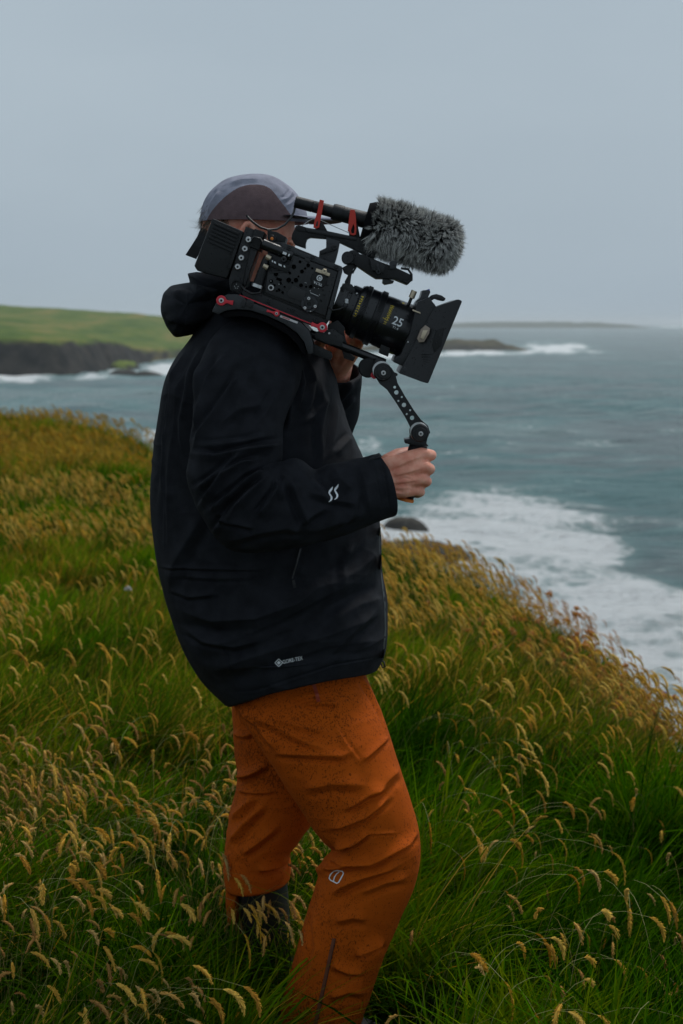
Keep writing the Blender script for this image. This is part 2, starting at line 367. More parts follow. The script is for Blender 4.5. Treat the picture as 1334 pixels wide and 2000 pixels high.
# ---- sea
def sea_material():
    m = mat('sea_water', (0.02, 0.09, 0.10), 0.22, spec=0.5)
    nt = m.node_tree; N, L = nt.nodes.new, nt.links.new; b = nt.nodes['Principled BSDF']
    b.inputs['IOR'].default_value = 1.33
    at = N('ShaderNodeAttribute'); at.attribute_name = 'foam'
    tc = N('ShaderNodeTexCoord')
    mp = N('ShaderNodeMapping'); mp.inputs['Scale'].default_value = (0.42, 0.20, 0.3); mp.inputs['Rotation'].default_value = (0, 0, 0.35); L(tc.outputs['Object'], mp.inputs['Vector'])
    n = N('ShaderNodeTexNoise'); n.inputs['Scale'].default_value = 1.5; n.inputs['Detail'].default_value = 10; n.inputs['Roughness'].default_value = .74; n.inputs['Distortion'].default_value = 1.6
    L(mp.outputs[0], n.inputs['Vector'])
    sc = N('ShaderNodeSeparateColor'); L(at.outputs['Color'], sc.inputs[0])
    add = N('ShaderNodeMath'); add.operation = 'MULTIPLY_ADD'; add.inputs[1].default_value = 1.15; L(sc.outputs[0], add.inputs[0]); L(n.outputs['Fac'], add.inputs[2])
    fm = N('ShaderNodeMapRange'); fm.interpolation_type = 'SMOOTHSTEP'; fm.inputs['From Min'].default_value = .88; fm.inputs['From Max'].default_value = 1.26
    # lace: foam drawn out into a net of thin lines
    m3 = N('ShaderNodeMapping'); m3.inputs['Scale'].default_value = (0.9, 0.5, 1); L(tc.outputs['Object'], m3.inputs['Vector'])
    dz = N('ShaderNodeTexNoise'); dz.inputs['Scale'].default_value = .8; dz.inputs['Detail'].default_value = 4; L(m3.outputs[0], dz.inputs['Vector'])
    dm = N('ShaderNodeMixRGB'); dm.blend_type = 'ADD'; dm.inputs[0].default_value = 1.3; L(m3.outputs[0], dm.inputs[1]); L(dz.outputs['Color'], dm.inputs[2])
    vo = N('ShaderNodeTexVoronoi'); vo.feature = 'DISTANCE_TO_EDGE'; vo.inputs['Scale'].default_value = .75; L(dm.outputs[0], vo.inputs['Vector'])
    lc = N('ShaderNodeMapRange'); lc.inputs['From Min'].default_value = 0.0; lc.inputs['From Max'].default_value = .22; lc.inputs['To Min'].default_value = .10; lc.inputs['To Max'].default_value = -.02; L(vo.outputs['Distance'], lc.inputs['Value'])
    lm = N('ShaderNodeMath'); lm.operation = 'ADD'; L(add.outputs[0], lm.inputs[0]); L(lc.outputs[0], lm.inputs[1]); L(lm.outputs[0], fm.inputs['Value'])
    # water body: grey green with teal where sand shows and air is mixed in
    tl = N('ShaderNodeMixRGB'); tl.inputs[1].default_value = (0.150, 0.212, 0.222, 1); tl.inputs[2].default_value = (0.075, 0.205, 0.210, 1); L(sc.outputs[1], tl.inputs[0])
    ar = N('ShaderNodeMixRGB'); ar.inputs[2].default_value = (0.24, 0.40, 0.39, 1)
    af = N('ShaderNodeMath'); af.operation = 'MULTIPLY'; af.inputs[1].default_value = 1.1; L(sc.outputs[0], af.inputs[0]); L(af.outputs[0], ar.inputs[0]); L(tl.outputs[0], ar.inputs[1])
    mx = N('ShaderNodeMixRGB'); mx.inputs[2].default_value = (0.90, 0.93, 0.93, 1); L(fm.outputs[0], mx.inputs[0]); L(ar.outputs[0], mx.inputs[1]); L(mx.outputs[0], b.inputs['Base Color'])
    rr = N('ShaderNodeMapRange'); rr.inputs['To Min'].default_value = .38; rr.inputs['To Max'].default_value = .95; L(fm.outputs[0], rr.inputs['Value']); L(rr.outputs[0], b.inputs['Roughness'])
    m2 = N('ShaderNodeMapping'); m2.inputs['Scale'].default_value = (0.35, 0.8, 1); m2.inputs['Rotation'].default_value = (0, 0, -0.25); L(tc.outputs['Object'], m2.inputs['Vector'])
    nb = N('ShaderNodeTexNoise'); nb.inputs['Scale'].default_value = 1.5; nb.inputs['Detail'].default_value = 9; nb.inputs['Roughness'].default_value = .70; L(m2.outputs[0], nb.inputs['Vector'])
    bp = N('ShaderNodeBump'); bp.inputs['Strength'].default_value = 1.0; bp.inputs['Distance'].default_value = .9; L(nb.outputs['Fac'], bp.inputs['Height'])
    m4 = N('ShaderNodeMapping'); m4.inputs['Scale'].default_value = (0.16, 0.42, 1); m4.inputs['Rotation'].default_value = (0, 0, 0.18); L(tc.outputs['Object'], m4.inputs['Vector'])
    nc = N('ShaderNodeTexNoise'); nc.inputs['Scale'].default_value = 1.0; nc.inputs['Detail'].default_value = 5; nc.inputs['Roughness'].default_value = .6; L(m4.outputs[0], nc.inputs['Vector'])
    bq = N('ShaderNodeBump'); bq.inputs['Strength'].default_value = 1.0; bq.inputs['Distance'].default_value = 3.2; L(nc.outputs['Fac'], bq.inputs['Height']); L(bq.outputs[0], bp.inputs['Normal'])
    b3 = N('ShaderNodeBump'); b3.inputs['Strength'].default_value = .5; b3.inputs['Distance'].default_value = .4; L(fm.outputs[0], b3.inputs['Height']); L(bp.outputs[0], b3.inputs['Normal']); L(b3.outputs[0], b.inputs['Normal'])
    return m
SURF = [  # measured foam: centre x, y, half-width, half-height in the photograph, strength
    (30, 738, 70, 9, .8), (180, 736, 90, 8, .55), (330, 722, 60, 14, .95), (235, 728, 60, 6, .5), (300, 855, 60, 22, .5), (310, 872, 60, 14, .5),
    (1080, 680, 60, 11, 1.0), (930, 690, 130, 6, .95), (760, 695, 70, 6, .8), (1150, 688, 60, 4, .5), (720, 865, 30, 18, .55),
    (715, 890, 40, 15, .5), (920, 705, 60, 6, .3), (880, 755, 40, 8, .35), (1325, 637, 25, 2.5, .8)]
BREAK = [(650, 985), (790, 980), (870, 955), (960, 948), (1060, 952), (1110, 985), (1165, 1005), (1225, 1035), (1255, 1075), (1262, 1110),
         (1300, 1135), (1350, 1150), (1420, 1165), (1700, 1300), (1700, 2400), (500, 2400), (500, 1000)]
def poly_sdf(px, py, poly):
    P = np.asarray(poly, float); n = len(P); d = np.full(px.shape, 1e9); ins = np.zeros(px.shape, bool)
    for i in range(n):
        a, b = P[i], P[(i + 1) % n]; e = b - a
        t = np.clip(((px - a[0]) * e[0] + (py - a[1]) * e[1]) / (e @ e), 0, 1)
        d = np.minimum(d, np.hypot(px - a[0] - t * e[0], py - a[1] - t * e[1]))
        c = ((a[1] > py) != (b[1] > py)) & (px < (b[0] - a[0]) * (py - a[1]) / (b[1] - a[1] + 1e-12) + a[0])
        ins ^= c
    return np.where(ins, -d, d)
def build_sea():
    rr = np.concatenate([np.geomspace(6, 30, 20)[:-1], np.geomspace(30, 900, 520)[:-1], np.geomspace(900, 13000, 60)])
    az = np.concatenate([np.linspace(-1.5, -0.5, 30)[:-1], np.linspace(-0.5, 0.6, 420)[:-1], np.linspace(0.6, 1.5, 30)])
    Rr, A = np.meshgrid(rr, az, indexing='ij')
    X = Rr * np.sin(A); Y = Rr * np.cos(A)
    P = np.stack([X, Y, np.full_like(X, SEA_Z)], -1).reshape(-1, 3)
    px, py = measure(P)
    q = P[:, :2]
    wob = np.stack([px + 46 * (fbm(q * .09, 21, 4) - .5) * 2, py + 26 * (fbm(q * .09, 31, 4) - .5) * 2], -1)
    sd = poly_sdf(wob[:, 0], wob[:, 1], BREAK)
    foam = .76 * sstep(34, -60, sd) * (0.66 + .34 * sstep(-.10, .10, fbm(q * np.array((.13, .24)), 11, 5) - .46))
    foam = foam - .35 * np.exp(-((wob[:, 0] - 1150) / 130) ** 2 - ((wob[:, 1] - 985) / 14) ** 2)
    sx_ = px + 90 * (fbm(np.stack([px * .03, py * .12], -1), 91, 4) - .5); sy_ = py + 13 * (fbm(np.stack([px * .05, py * .15], -1), 95, 4) - .5)
    for cx, cy, hx, hy, s in SURF:
        foam = np.maximum(foam, s * np.exp(-np.abs((sx_ - cx) / hx) ** 2 - np.abs((sy_ - cy) / hy) ** 2) * (.55 + .9 * fbm(np.stack([px * .06, py * .3], -1), 17, 3)))
    streak = fbm(np.stack([q[:, 0] * .018 + q[:, 1] * .004, q[:, 1] * .05 - q[:, 0] * .008], -1), 41, 4)
    foam = np.maximum(foam, .30 * sstep(.56, .72, streak))
    near_caps = fbm(q * np.array((.17, .42)), 43, 4)
    foam = np.maximum(foam, .36 * sstep(.62, .74, near_caps) * sstep(600, 200, Rr.ravel()))
    teal = sstep(.42, .64, .5 * fbm(np.stack([q[:, 0] * .020, q[:, 1] * .034], -1), 51, 4) + .5 * fbm(np.stack([q[:, 0] * .09, q[:, 1] * .22], -1), 53, 4)) * sstep(800, 150, Rr.ravel())
    wl = rng.uniform(2.0, 14, 26); dr = rng.normal(-2.1, .5, 26); ph = rng.uniform(0, 6.28, 26)
    h = 0
    for l, d, p in zip(wl, dr, ph):
        a = l * .0055
        h = h + a * np.sin((q[:, 0] * math.cos(d) + q[:, 1] * math.sin(d)) * 6.283 / l + p) * np.clip(1.4 - Rr.ravel() / (l * 60), 0, 1)
    P[:, 2] += h + .35 * np.clip(foam, 0, 1) * (fbm(q * .5, 61, 4) - .3)
    far = Rr.ravel() > 2500
    P[far, 2] = SEA_Z
    o = mk('sea', P, grid_faces(len(rr), len(az), False, True), sea_material())
    colour_attr(o, np.stack([np.clip(foam, 0, 1), teal, np.zeros_like(teal)], -1), name='foam')
    tag(o, 'grey green sea with white surf below the cliff', 'sea', kind='structure')
build_sea()

# ---- far land
def land_material(name, cols, cliff, zs):
    m = mat(name, cols[0], 0.95, spec=0.1)
    nt = m.node_tree; N, L = nt.nodes.new, nt.links.new; b = nt.nodes['Principled BSDF']
    tc = N('ShaderNodeTexCoord'); ge = N('ShaderNodeNewGeometry'); sx = N('ShaderNodeSeparateXYZ'); L(ge.outputs['Normal'], sx.inputs[0])
    mp = N('ShaderNodeMapping'); mp.inputs['Scale'].default_value = (1, .22, 1); L(tc.outputs['Object'], mp.inputs['Vector'])
    n = N('ShaderNodeTexNoise'); n.inputs['Roughness'].default_value = .65; n.inputs['Scale'].default_value = zs; n.inputs['Detail'].default_value = 6; L(mp.outputs[0], n.inputs['Vector'])
    t = N('ShaderNodeValToRGB'); e = t.color_ramp.elements
    e[0].position = .32; e[0].color = (*cols[0], 1); e[1].position = .68; e[1].color = (*cols[2], 1)
    k = e.new(.5); k.color = (*cols[1], 1); L(n.outputs['Fac'], t.inputs[0])
    n2 = N('ShaderNodeTexNoise'); n2.inputs['Scale'].default_value = zs * 5; n2.inputs['Detail'].default_value = 6; L(tc.outputs['Object'], n2.inputs['Vector'])
    r = N('ShaderNodeValToRGB'); e = r.color_ramp.elements
    e[0].position = .38; e[0].color = (*cliff[0], 1); e[1].position = .66; e[1].color = (*cliff[1], 1); L(n2.outputs['Fac'], r.inputs[0])
    mr = N('ShaderNodeMapRange'); mr.inputs['From Min'].default_value = .72; mr.inputs['From Max'].default_value = .88; L(sx.outputs['Z'], mr.inputs['Value'])
    mx = N('ShaderNodeMixRGB'); L(mr.outputs[0], mx.inputs[0]); L(r.outputs[0], mx.inputs[1]); L(t.outputs[0], mx.inputs[2]); L(mx.outputs[0], b.inputs['Base Color'])
    return m
def build_headland():
    shore = [on_level(x, y, SEA_Z)[:2] for x, y in ((-900, 752), (-300, 744), (0, 734), (130, 733), (195, 727), (225, 722), (262, 716), (300, 708), (338, 701), (420, 696), (520, 692), (640, 689))]
    shore += [np.array((10, 760)), np.array((-40, 1100)), np.array((-700, 1300))]
    xs = np.arange(-520, 30, 2.5); ys = np.arange(300, 1150, 2.5)
    X, Y = np.meshgrid(xs, ys, indexing='ij')
    q = np.stack([X, Y], -1)
    wx = X + 7 * (fbm(q * .06, 71, 4) - .5); wy = Y + 7 * (fbm(q * .06, 73, 4) - .5)
    sd = -poly_sdf(wx, wy, shore)                       # positive inland
    top = np.interp(Y, [300, 363, 420, 480, 560, 640, 800, 1000, 1150], [-3.2, -2.7, -3.6, -5.2, -4.2, 3.5, 9.0, 9.5, 5])
    rise = np.clip((sd - 6) * .066, 0, 15)
    base = np.interp(X, [-140, -90, -66, -50], [-1.2, -2.4, -4.6, -6.8]) - 3.5 * sstep(430, 520, Y) * sstep(60, 5, sd)
    z = base + rise + 2.2 * (fbm(q * .02, 75, 4) - .5) + 1.3 * (fbm(q * .11, 76, 3) - .5)
    z = np.minimum(z, 9.2 + 1.6 * (fbm(q * .008, 77, 2) - .5) - np.clip((X + 60) * .02, -1, 4))
    z = np.where(sd < 0, SEA_Z - 1.5, SEA_Z - 1.5 + (z - SEA_Z + 1.5) * sstep(0, 6.5, sd + 2.0 * (fbm(q * .15, 79, 3) - .5)))
    V = np.stack([X, Y, z], -1).reshape(-1, 3)
    m = land_material('headland_turf', ((0.042, 0.086, 0.009), (0.085, 0.125, 0.016), (0.200, 0.160, 0.045)), ((0.008, 0.008, 0.008), (0.040, 0.034, 0.028)), .06)
    o = mk('headland', V, grid_faces(len(xs), len(ys), False), m)
    tag(o, 'low green headland with dark rocky cliffs across the water', 'headland', kind='structure')
    # low green ledge with rocks at the foot of the headland
    return o
build_headland()
def mound(name, c, half, height, m, seed, n=(90, 40), power=2.2, rough=.35):
    u = np.linspace(-1.08, 1.08, n[0]); v = np.linspace(-1.08, 1.08, n[1])
    U, Vv = np.meshgrid(u, v, indexing='ij')
    q = np.stack([U * half[0] * 4 / height, Vv * half[1] * 4 / height], -1)
    d = (np.abs(U) ** power + np.abs(Vv) ** power) ** (1 / power) + .25 * (fbm(q * .12, seed, 4) - .5)
    z = height * np.clip(1 - d ** 3.0, -.6, 1) * (1 - rough + 2 * rough * fbm(q * .22, seed + 5, 5) * .8)
    P = np.stack([c[0] + U * half[0], c[1] + Vv * half[1], SEA_Z + z], -1).reshape(-1, 3)
    return mk(name, P, grid_faces(n[0], n[1], False), m)
rock_far = land_material('islet_rock', ((0.060, 0.062, 0.030), (0.085, 0.075, 0.045), (0.11, 0.095, 0.06)), ((0.030, 0.031, 0.030), (0.11, 0.095, 0.075)), .25)
rock_near = land_material('wet_rock', ((0.045, 0.042, 0.036), (0.060, 0.056, 0.047), (0.080, 0.074, 0.062)), ((0.022, 0.021, 0.019), (0.065, 0.060, 0.052)), 1.5)
a = on_level(690, 685, SEA_Z); b_ = on_level(1036, 684, SEA_Z)
o = mound('islet', ((a[0] + b_[0]) / 2, a[1] + 14), ((b_[0] - a[0]) / 2, 14), 5.6, rock_far, 3)
tag(o, 'low brown rocky islet ringed by white surf', 'islet', kind='structure')
a = on_level(800, 640.6, SEA_Z); b_ = on_level(1290, 640.6, SEA_Z)
far_green = land_material('far_island_turf', ((0.04, 0.05, 0.02), (0.05, 0.06, 0.025), (0.06, 0.06, 0.03)), ((0.02, 0.022, 0.022), (0.05, 0.05, 0.045)), .01)
o = mound('island', ((a[0] + b_[0]) / 2, a[1] + 90), ((b_[0] - a[0]) / 2, 90), 15.5, far_green, 8, power=3, rough=.2)
tag(o, 'long flat dark island fading into the haze on the horizon', 'island', kind='structure')
c_ = on_level(232, 722, SEA_Z)
ledge = land_material('ledge_turf', ((0.10, 0.14, 0.02), (0.13, 0.17, 0.025), (0.16, 0.17, 0.03)), ((0.022, 0.022, 0.02), (0.06, 0.055, 0.045)), .2)
o = mound('ledge', (c_[0], c_[1] + 12), (4.4, 9), 2.3, ledge, 12, n=(50, 50)); tag(o, 'bright green ledge at the foot of the headland', 'ledge', kind='structure')
def sea_rock(px, py, w, d, h, seed, label, dy=0):
    c = on_level(px, py, SEA_Z)
    o = mound('sea_rock', (c[0], c[1] + d), (w, d), h, rock_near, seed, n=(70, 50), rough=.3)
    tag(o, label, 'rock')
sea_rock(790, 1036, 1.55, 1.2, .75, 31, 'dark humped rock awash in the white surf beside the jacket hem')
sea_rock(820, 1098, 3.2, 2.4, .8, 35, 'broad wet rock slab just behind the grassy cliff edge, nearer than the humped rock')
sea_rock(285, 735, 4.0, 2.5, 1.2, 38, 'small dark rock in white water off the green ledge of the headland')
sea_rock(238, 733, 4.0, 3.0, 1.6, 41, 'dark rock at the foot of the bright green ledge')

# ---- the rain haze between here and the islands
def build_haze():
    m = bpy.data.materials.new('haze_air'); m.use_nodes = True
    nt = m.node_tree; nt.nodes.clear(); out = nt.nodes.new('ShaderNodeOutputMaterial'); v = nt.nodes.new('ShaderNodeVolumePrincipled')
    v.inputs['Color'].default_value = (0.90, 0.93, 0.95, 1); v.inputs['Density'].default_value = 0.00019; v.inputs['Anisotropy'].default_value = 0.1
    nt.links.new(v.outputs[0], out.inputs['Volume'])
    x, y0, y1, z0, z1 = 14000, -300, 14000, -16.0, 24.0
    V = [(-x, y0, z0), (x, y0, z0), (x, y1, z0), (-x, y1, z0), (-x, y0, z1), (x, y0, z1), (x, y1, z1), (-x, y1, z1)]
    o = mk('haze', V, [(0, 3, 2, 1), (4, 5, 6, 7), (0, 1, 5, 4), (1, 2, 6, 5), (2, 3, 7, 6), (3, 0, 4, 7)], m, smooth=False)
    tag(o, 'pale rain haze over the sea', 'haze', kind='stuff')
build_haze()

# ================================================================== THE PERSON
PY = 2.80                                   # depth of the spine
person = empty('person', (float(W(590, 1950, 2.8)[0]), 2.80, 0.0))
tag(person, 'person in black jacket, orange trousers and cap shouldering a video camera', 'person')
PINV = Matrix.Translation(-Vector(person.location))
def pmk(name, V, F, m, parent=None, smooth=True):
    p = parent or person
    if parent is None: return mk(name, V, F, m, person, smooth, PINV)
    return mk(name, V, F, m, parent, smooth, Matrix.Identity(4))

# ---- folds: ridges and valleys pressed into a cloth surface along measured lines
def press_folds(V, N, folds, side=-1):
    px, py = measure(V)
    view = V - EYE; view /= np.linalg.norm(view, axis=1, keepdims=True)
    face = sstep(-0.05, 0.45, -(N * view).sum(1))
    D = np.zeros(len(V))
    for pts, w, amp in folds:
        pts = np.asarray(pts, float)
        seg = np.linalg.norm(np.diff(pts, axis=0), axis=1); s = np.concatenate([[0], np.cumsum(seg)]) / seg.sum()
        bd = np.full(len(V), 1e9); bs = np.zeros(len(V)); bt = np.zeros(len(V))
        for i in range(len(pts) - 1):
            a, b = pts[i], pts[i + 1]; e = b - a; l2 = e @ e
            t = np.clip(((px - a[0]) * e[0] + (py - a[1]) * e[1]) / l2, 0, 1)
            dx, dy = px - a[0] - t * e[0], py - a[1] - t * e[1]
            d = np.hypot(dx, dy); sg = np.sign(e[0] * dy - e[1] * dx)
            k = d < bd
            bd[k] = d[k]; bs[k] = sg[k]; bt[k] = (s[i] + t * (s[i + 1] - s[i]))[k]
        q = bd * bs / (w * .85)
        ridge = np.where(q > 0, np.exp(-np.abs(q) * 1.7), np.exp(-np.abs(q / 1.25) ** 1.4))     # a crease: sharp crest, one steep flank
        valley = .55 * np.exp(-((q - 1.4) / .65) ** 2)
        tap = sstep(0, .22, bt) * sstep(1, .75, bt) * .9 + .1
        D += 1.5 * amp * (ridge - valley) * tap
    return V + N * (D * face)[:, None]

def ring(B, F, yc, hw, n=2.3, near=None, nu=400, off=0.0):
    B = W(B[0], B[1], yc); F = W(F[0], F[1], yc)
    C = (B + F) / 2; A = (F - B) / 2
    th = np.linspace(0, 2 * np.pi, nu, endpoint=False)
    c, s = np.cos(th), np.sin(th)
    c = np.sign(c) * np.abs(c) ** (2 / n); s = np.sign(s) * np.abs(s) ** (2 / n)
    P = C + c[:, None] * A * (1 + off / np.linalg.norm(A)) - s[:, None] * np.array((0, hw + off, 0))
    if near is not None:
        Nn = W(near[0], near[1], yc - hw)
        P = P + (np.abs(s) ** 2)[:, None] * np.array((0, 0, Nn[2] - C[2]))
    return P
def cloth(rings, nv, folds=(), nz=(0.004, 9, 1), seed=1, extra=None):
    G = spline(np.stack(rings), nv)
    nu = G.shape[1]
    V = G.reshape(-1, 3); F = grid_faces(nv, nu, True)
    c = V.mean(0)
    N = normals_of(V, F)
    if (N * (V - c)).sum() < 0: F = F[:, ::-1].copy(); N = -N
    V = V + N * (nz[0] * 2 * (fbm(V * np.array((1.2, 1.2, .7)) * nz[1], seed, 3) - .5))[:, None]
    w_ = V + .05 * np.stack([fbm(V * 7, seed + 40, 2), fbm(V * 7, seed + 50, 2), fbm(V * 7, seed + 60, 2)], -1)
    rid = (1 - np.abs(2 * fbm(w_ * np.array((9, 9, 17)), seed + 70, 2) - 1)) ** 5                # small random creases
    V = V + N * (nz[2] * .0026 * rid * sstep(.35, .65, fbm(V * 5, seed + 80, 2)))[:, None]
    if extra is not None: V = extra(V, N)
    V = press_folds(V, N, folds)
    N = normals_of(V, F)
    return V, F, N
def tube_rings(path, nu=240, shape=None):     # path of (px, py, Y, radius across, radius in depth)
    P = np.array([W(p[0], p[1], p[2]) for p in path]); rings = []
    T = np.gradient(P, axis=0); T /= np.linalg.norm(T, axis=1, keepdims=True)
    th = np.linspace(0, 2 * np.pi, nu, endpoint=False)
    for i, p in enumerate(path):
        t = T[i]; dep = np.array((0, 1.0, 0)); dep = dep - t * (dep @ t); dep /= np.linalg.norm(dep)
        ac = np.cross(t, dep)
        rings.append(P[i] + np.cos(th)[:, None] * ac * p[3] - np.sin(th)[:, None] * dep * p[4])
    return rings

# ---- jacket torso
JT = [((372, 534), (545, 560), .088, None), ((374, 556), (556, 580), .095, None), ((392, 615), (580, 615), .14, None), ((378, 652), (612, 650), .175, None), ((346, 697), (640, 700), .195, None),
      ((325, 740), (656, 740), .205, None), ((313, 810), (671, 808), .21, None), ((302, 900), (706, 890), .215, None), ((297, 974), (733, 960), .22, None),
      ((302, 1051), (744, 1045), .222, None), ((313, 1109), (746, 1110), .222, None), ((333, 1183), (757, 1175), .222, None), ((362, 1260), (757, 1236), .225, None),
      ((398, 1322), (752, 1272), .222, (575, 1302)), ((440, 1366), (738, 1296), .216, (590, 1342))]
rings = [ring(b, f, PY, h, 2.35, n) for b, f, h, n in JT]
b, f, h, n = JT[-1]
rings += [ring((444, 1367), (735, 1297), PY, .211, 2.35, (590, 1342)), ring((452, 1330), (727, 1262), PY, .205, 2.35, (590, 1308)), ring((452, 1300), (722, 1232), PY, .20, 2.35, (590, 1278))]
torso_folds = [
    ([(446, 1352), (500, 1350), (570, 1326), (650, 1300), (735, 1284)], 2.2, -.0020), ([(418, 1100), (424, 1180), (440, 1270), (468, 1352)], 2.2, -.0016), ([(585, 1060), (576, 1110), (567, 1140)], 3, .0025), ([(592, 1062), (583, 1112), (574, 1142)], 2.2, -.0020),
    ([(646, 760), (640, 830), (632, 900)], 2.4, -.0020), ([(338, 715), (330, 800), (322, 930), (324, 1090)], 2.2, -.0015),
    ([(640, 1290), (690, 1230), (735, 1190)], 12, .005), ([(350, 1222), (400, 1250), (460, 1262), (520, 1250)], 9, .005), ([(330, 1150), (370, 1165), (430, 1160)], 7, .004), ([(690, 1060), (670, 1100), (660, 1160)], 9, .004),
    ([(372, 662), (342, 735), (326, 860), (313, 1000)], 9, .007), ([(385, 668), (350, 760), (338, 880), (325, 1060)], 10, .006), ([(352, 690), (330, 780), (316, 900)], 7, .004),
    ([(400, 668), (375, 735), (360, 820), (358, 900)], 12, .009),
    ([(308, 1106), (370, 1110), (440, 1112), (520, 1112)], 4, .0035), ([(330, 1124), (420, 1130), (500, 1128)], 6, .002),
    ([(335, 1185), (420, 1210), (500, 1205), (580, 1175), (650, 1120)], 22, .010), ([(372, 1262), (450, 1250), (540, 1215), (640, 1160), (720, 1120)], 26, .009),
    ([(400, 1318), (470, 1290), (560, 1262), (640, 1240), (740, 1200)], 24, .007), ([(560, 1290), (640, 1262), (748, 1250)], 16, .004),
    ([(745, 1070), (700, 1110), (640, 1140), (590, 1150)], 18, .004), ([(752, 1165), (700, 1180), (630, 1215)], 18, .005),
    ([(330, 1160), (345, 1100), (380, 1040), (400, 1000)], 16, .006),
    ([(658, 779), (654, 820), (645, 878), (634, 905)], 7, .004), ([(690, 850), (668, 870), (652, 890)], 9, .004),
    ([(622, 740), (628, 790), (622, 850), (628, 910)], 9, .006), ([(600, 700), (612, 745), (598, 800), (572, 835)], 10, .006), ([(575, 690), (590, 750), (578, 810)], 9, .006),
    ([(640, 770), (612, 812), (580, 830)], 9, .004), ([(563, 720), (566, 780), (558, 850)], 9, .008)]
V, F, N = cloth(rings, 400, torso_folds, (.0045, 7, 1), 3)
jacket = pmk('jacket', V, F, M['jacket'])
jacket['label'] = 'black waterproof jacket with stowed hood'
torso_bvh = BVHTree.FromPolygons([Vector(v) for v in V], [tuple(f) for f in F])

# ---- sleeves (sub-parts of the jacket)
SL = [(530, 668, 2.700, .060, .05), (503, 698, 2.640, .088, .075), (482, 745, 2.590, .090, .078), (466, 815, 2.555, .082, .076), (462, 885, 2.530, .080, .075), (470, 945, 2.512, .084, .076), (500, 985, 2.500, .084, .074),
      (560, 991, 2.498, .074, .068), (620, 984, 2.505, .068, .062), (680, 970, 2.518, .064, .057), (735, 954, 2.535, .0585, .051), (753, 948, 2.541, .0575, .050)]
# the elbow bend wants an outer point low at the back
SL[5] = (458, 935, 2.515, .081, .076); SL[6] = (486, 984, 2.500, .086, .074)
SLr = tube_rings(SL)
SLr += tube_rings([SL[-2], (753, 948, 2.541, .0545, .047), (768, 944, 2.547, .054, .046)])[1:2]
SLr += [tube_rings([SL[-2], (735, 953, 2.535, .052, .045), (752, 948, 2.54, .05, .045)])[1], tube_rings([SL[-3], (700, 963, 2.524, .05, .043), SL[-1]])[1]]
sleeve_folds = [
    ([(742, 893), (752, 930), (762, 1000)], 2.4, -.0018), ([(728, 900), (737, 940), (748, 1006)], 2.2, -.0012), ([(660, 1030), (690, 1000), (700, 960)], 8, .004), ([(600, 960), (640, 975), (700, 985)], 9, .004), ([(420, 1000), (450, 1020), (500, 1030)], 7, .005), ([(560, 1050), (600, 1010), (640, 990)], 9, .005), ([(430, 830), (470, 800), (520, 790)], 9, .004), ([(545, 760), (520, 800), (500, 830)], 9, .004),
    ([(398, 696), (376, 775), (364, 830), (374, 885)], 9, .010), ([(440, 690), (410, 740), (392, 800), (380, 860)], 10, .008), ([(474, 720), (430, 790), (392, 850), (376, 884)], 9, .008),
    ([(500, 700), (470, 770), (450, 830)], 14, .004),
    ([(550, 866), (516, 872), (479, 879), (424, 893), (374, 886)], 9, .012), ([(520, 850), (480, 862), (430, 868), (385, 872)], 8, .005),
    ([(474, 884), (430, 920), (400, 943), (376, 957)], 7, .008), ([(508, 896), (470, 905), (436, 926), (410, 960), (386, 993)], 7, .010),
    ([(526, 918), (505, 927), (484, 937), (446, 969), (402, 1003)], 7, .012), ([(500, 945), (455, 990), (425, 1030), (415, 1050)], 7, .010),
    ([(525, 928), (495, 955), (462, 988), (440, 1030)], 7, .008), ([(546, 932), (540, 958), (520, 985), (500, 1010)], 7, .009),
    ([(566, 938), (580, 975), (594, 1010), (600, 1030)], 10, .009), ([(556, 925), (552, 955), (545, 980)], 7, .007),
    ([(614, 925), (640, 950), (650, 985)], 11, -.007), ([(650, 912), (665, 940), (690, 960)], 14, .005), ([(600, 1040), (660, 1020), (720, 1000)], 14, .004),
    ([(440, 1060), (500, 1040), (560, 1030), (610, 1035)], 12, .005), ([(700, 905), (712, 950), (722, 1000)], 8, .003)]
def sleeve_extra(V, N):
    px, py = measure(V)
    # slack in the crook of the arm and the loose bump behind it
    V = V + np.array((0, 0, 1.0)) * (.016 * np.exp(-((px - 575) / 26) ** 2 - ((py - 925) / 30) ** 2))[:, None]
    V = V - np.array((0, 0, 1.0)) * (.012 * np.exp(-((px - 616) / 16) ** 2 - ((py - 922) / 26) ** 2))[:, None]
    return V
V, F, N = cloth(SLr, 340, sleeve_folds, (.0045, 11, 1), 13, sleeve_extra)
sleeve = pmk('sleeve', V, F, M['jacket'], jacket)
sleeve_bvh = BVHTree.FromPolygons([Vector(v) for v in V], [tuple(f) for f in F])
SF = [(500, 700, 2.985, .07, .06), (530, 760, 3.015, .085, .075), (575, 825, 3.01, .08, .075), (618, 838, 2.96, .074, .07), (645, 800, 2.925, .060, .06), (654, 760, 2.90, .053, .053), (658, 724, 2.88, .050, .050)]
SFr = tube_rings(SF); SFr += [tube_rings([SF[-2], (658, 724, 2.88, .046, .046), (660, 690, 2.86, .046, .046)])[1], tube_rings([SF[-3], (656, 755, 2.90, .044, .044), SF[-1]])[1]]
V, F, N = cloth(SFr, 150, [([(690, 740), (670, 775), (640, 800)], 10, .006), ([(692, 770), (668, 800), (650, 815)], 8, .005)], (.004, 11, 1), 17)
pmk('sleeve', V, F, M['jacket'], jacket)

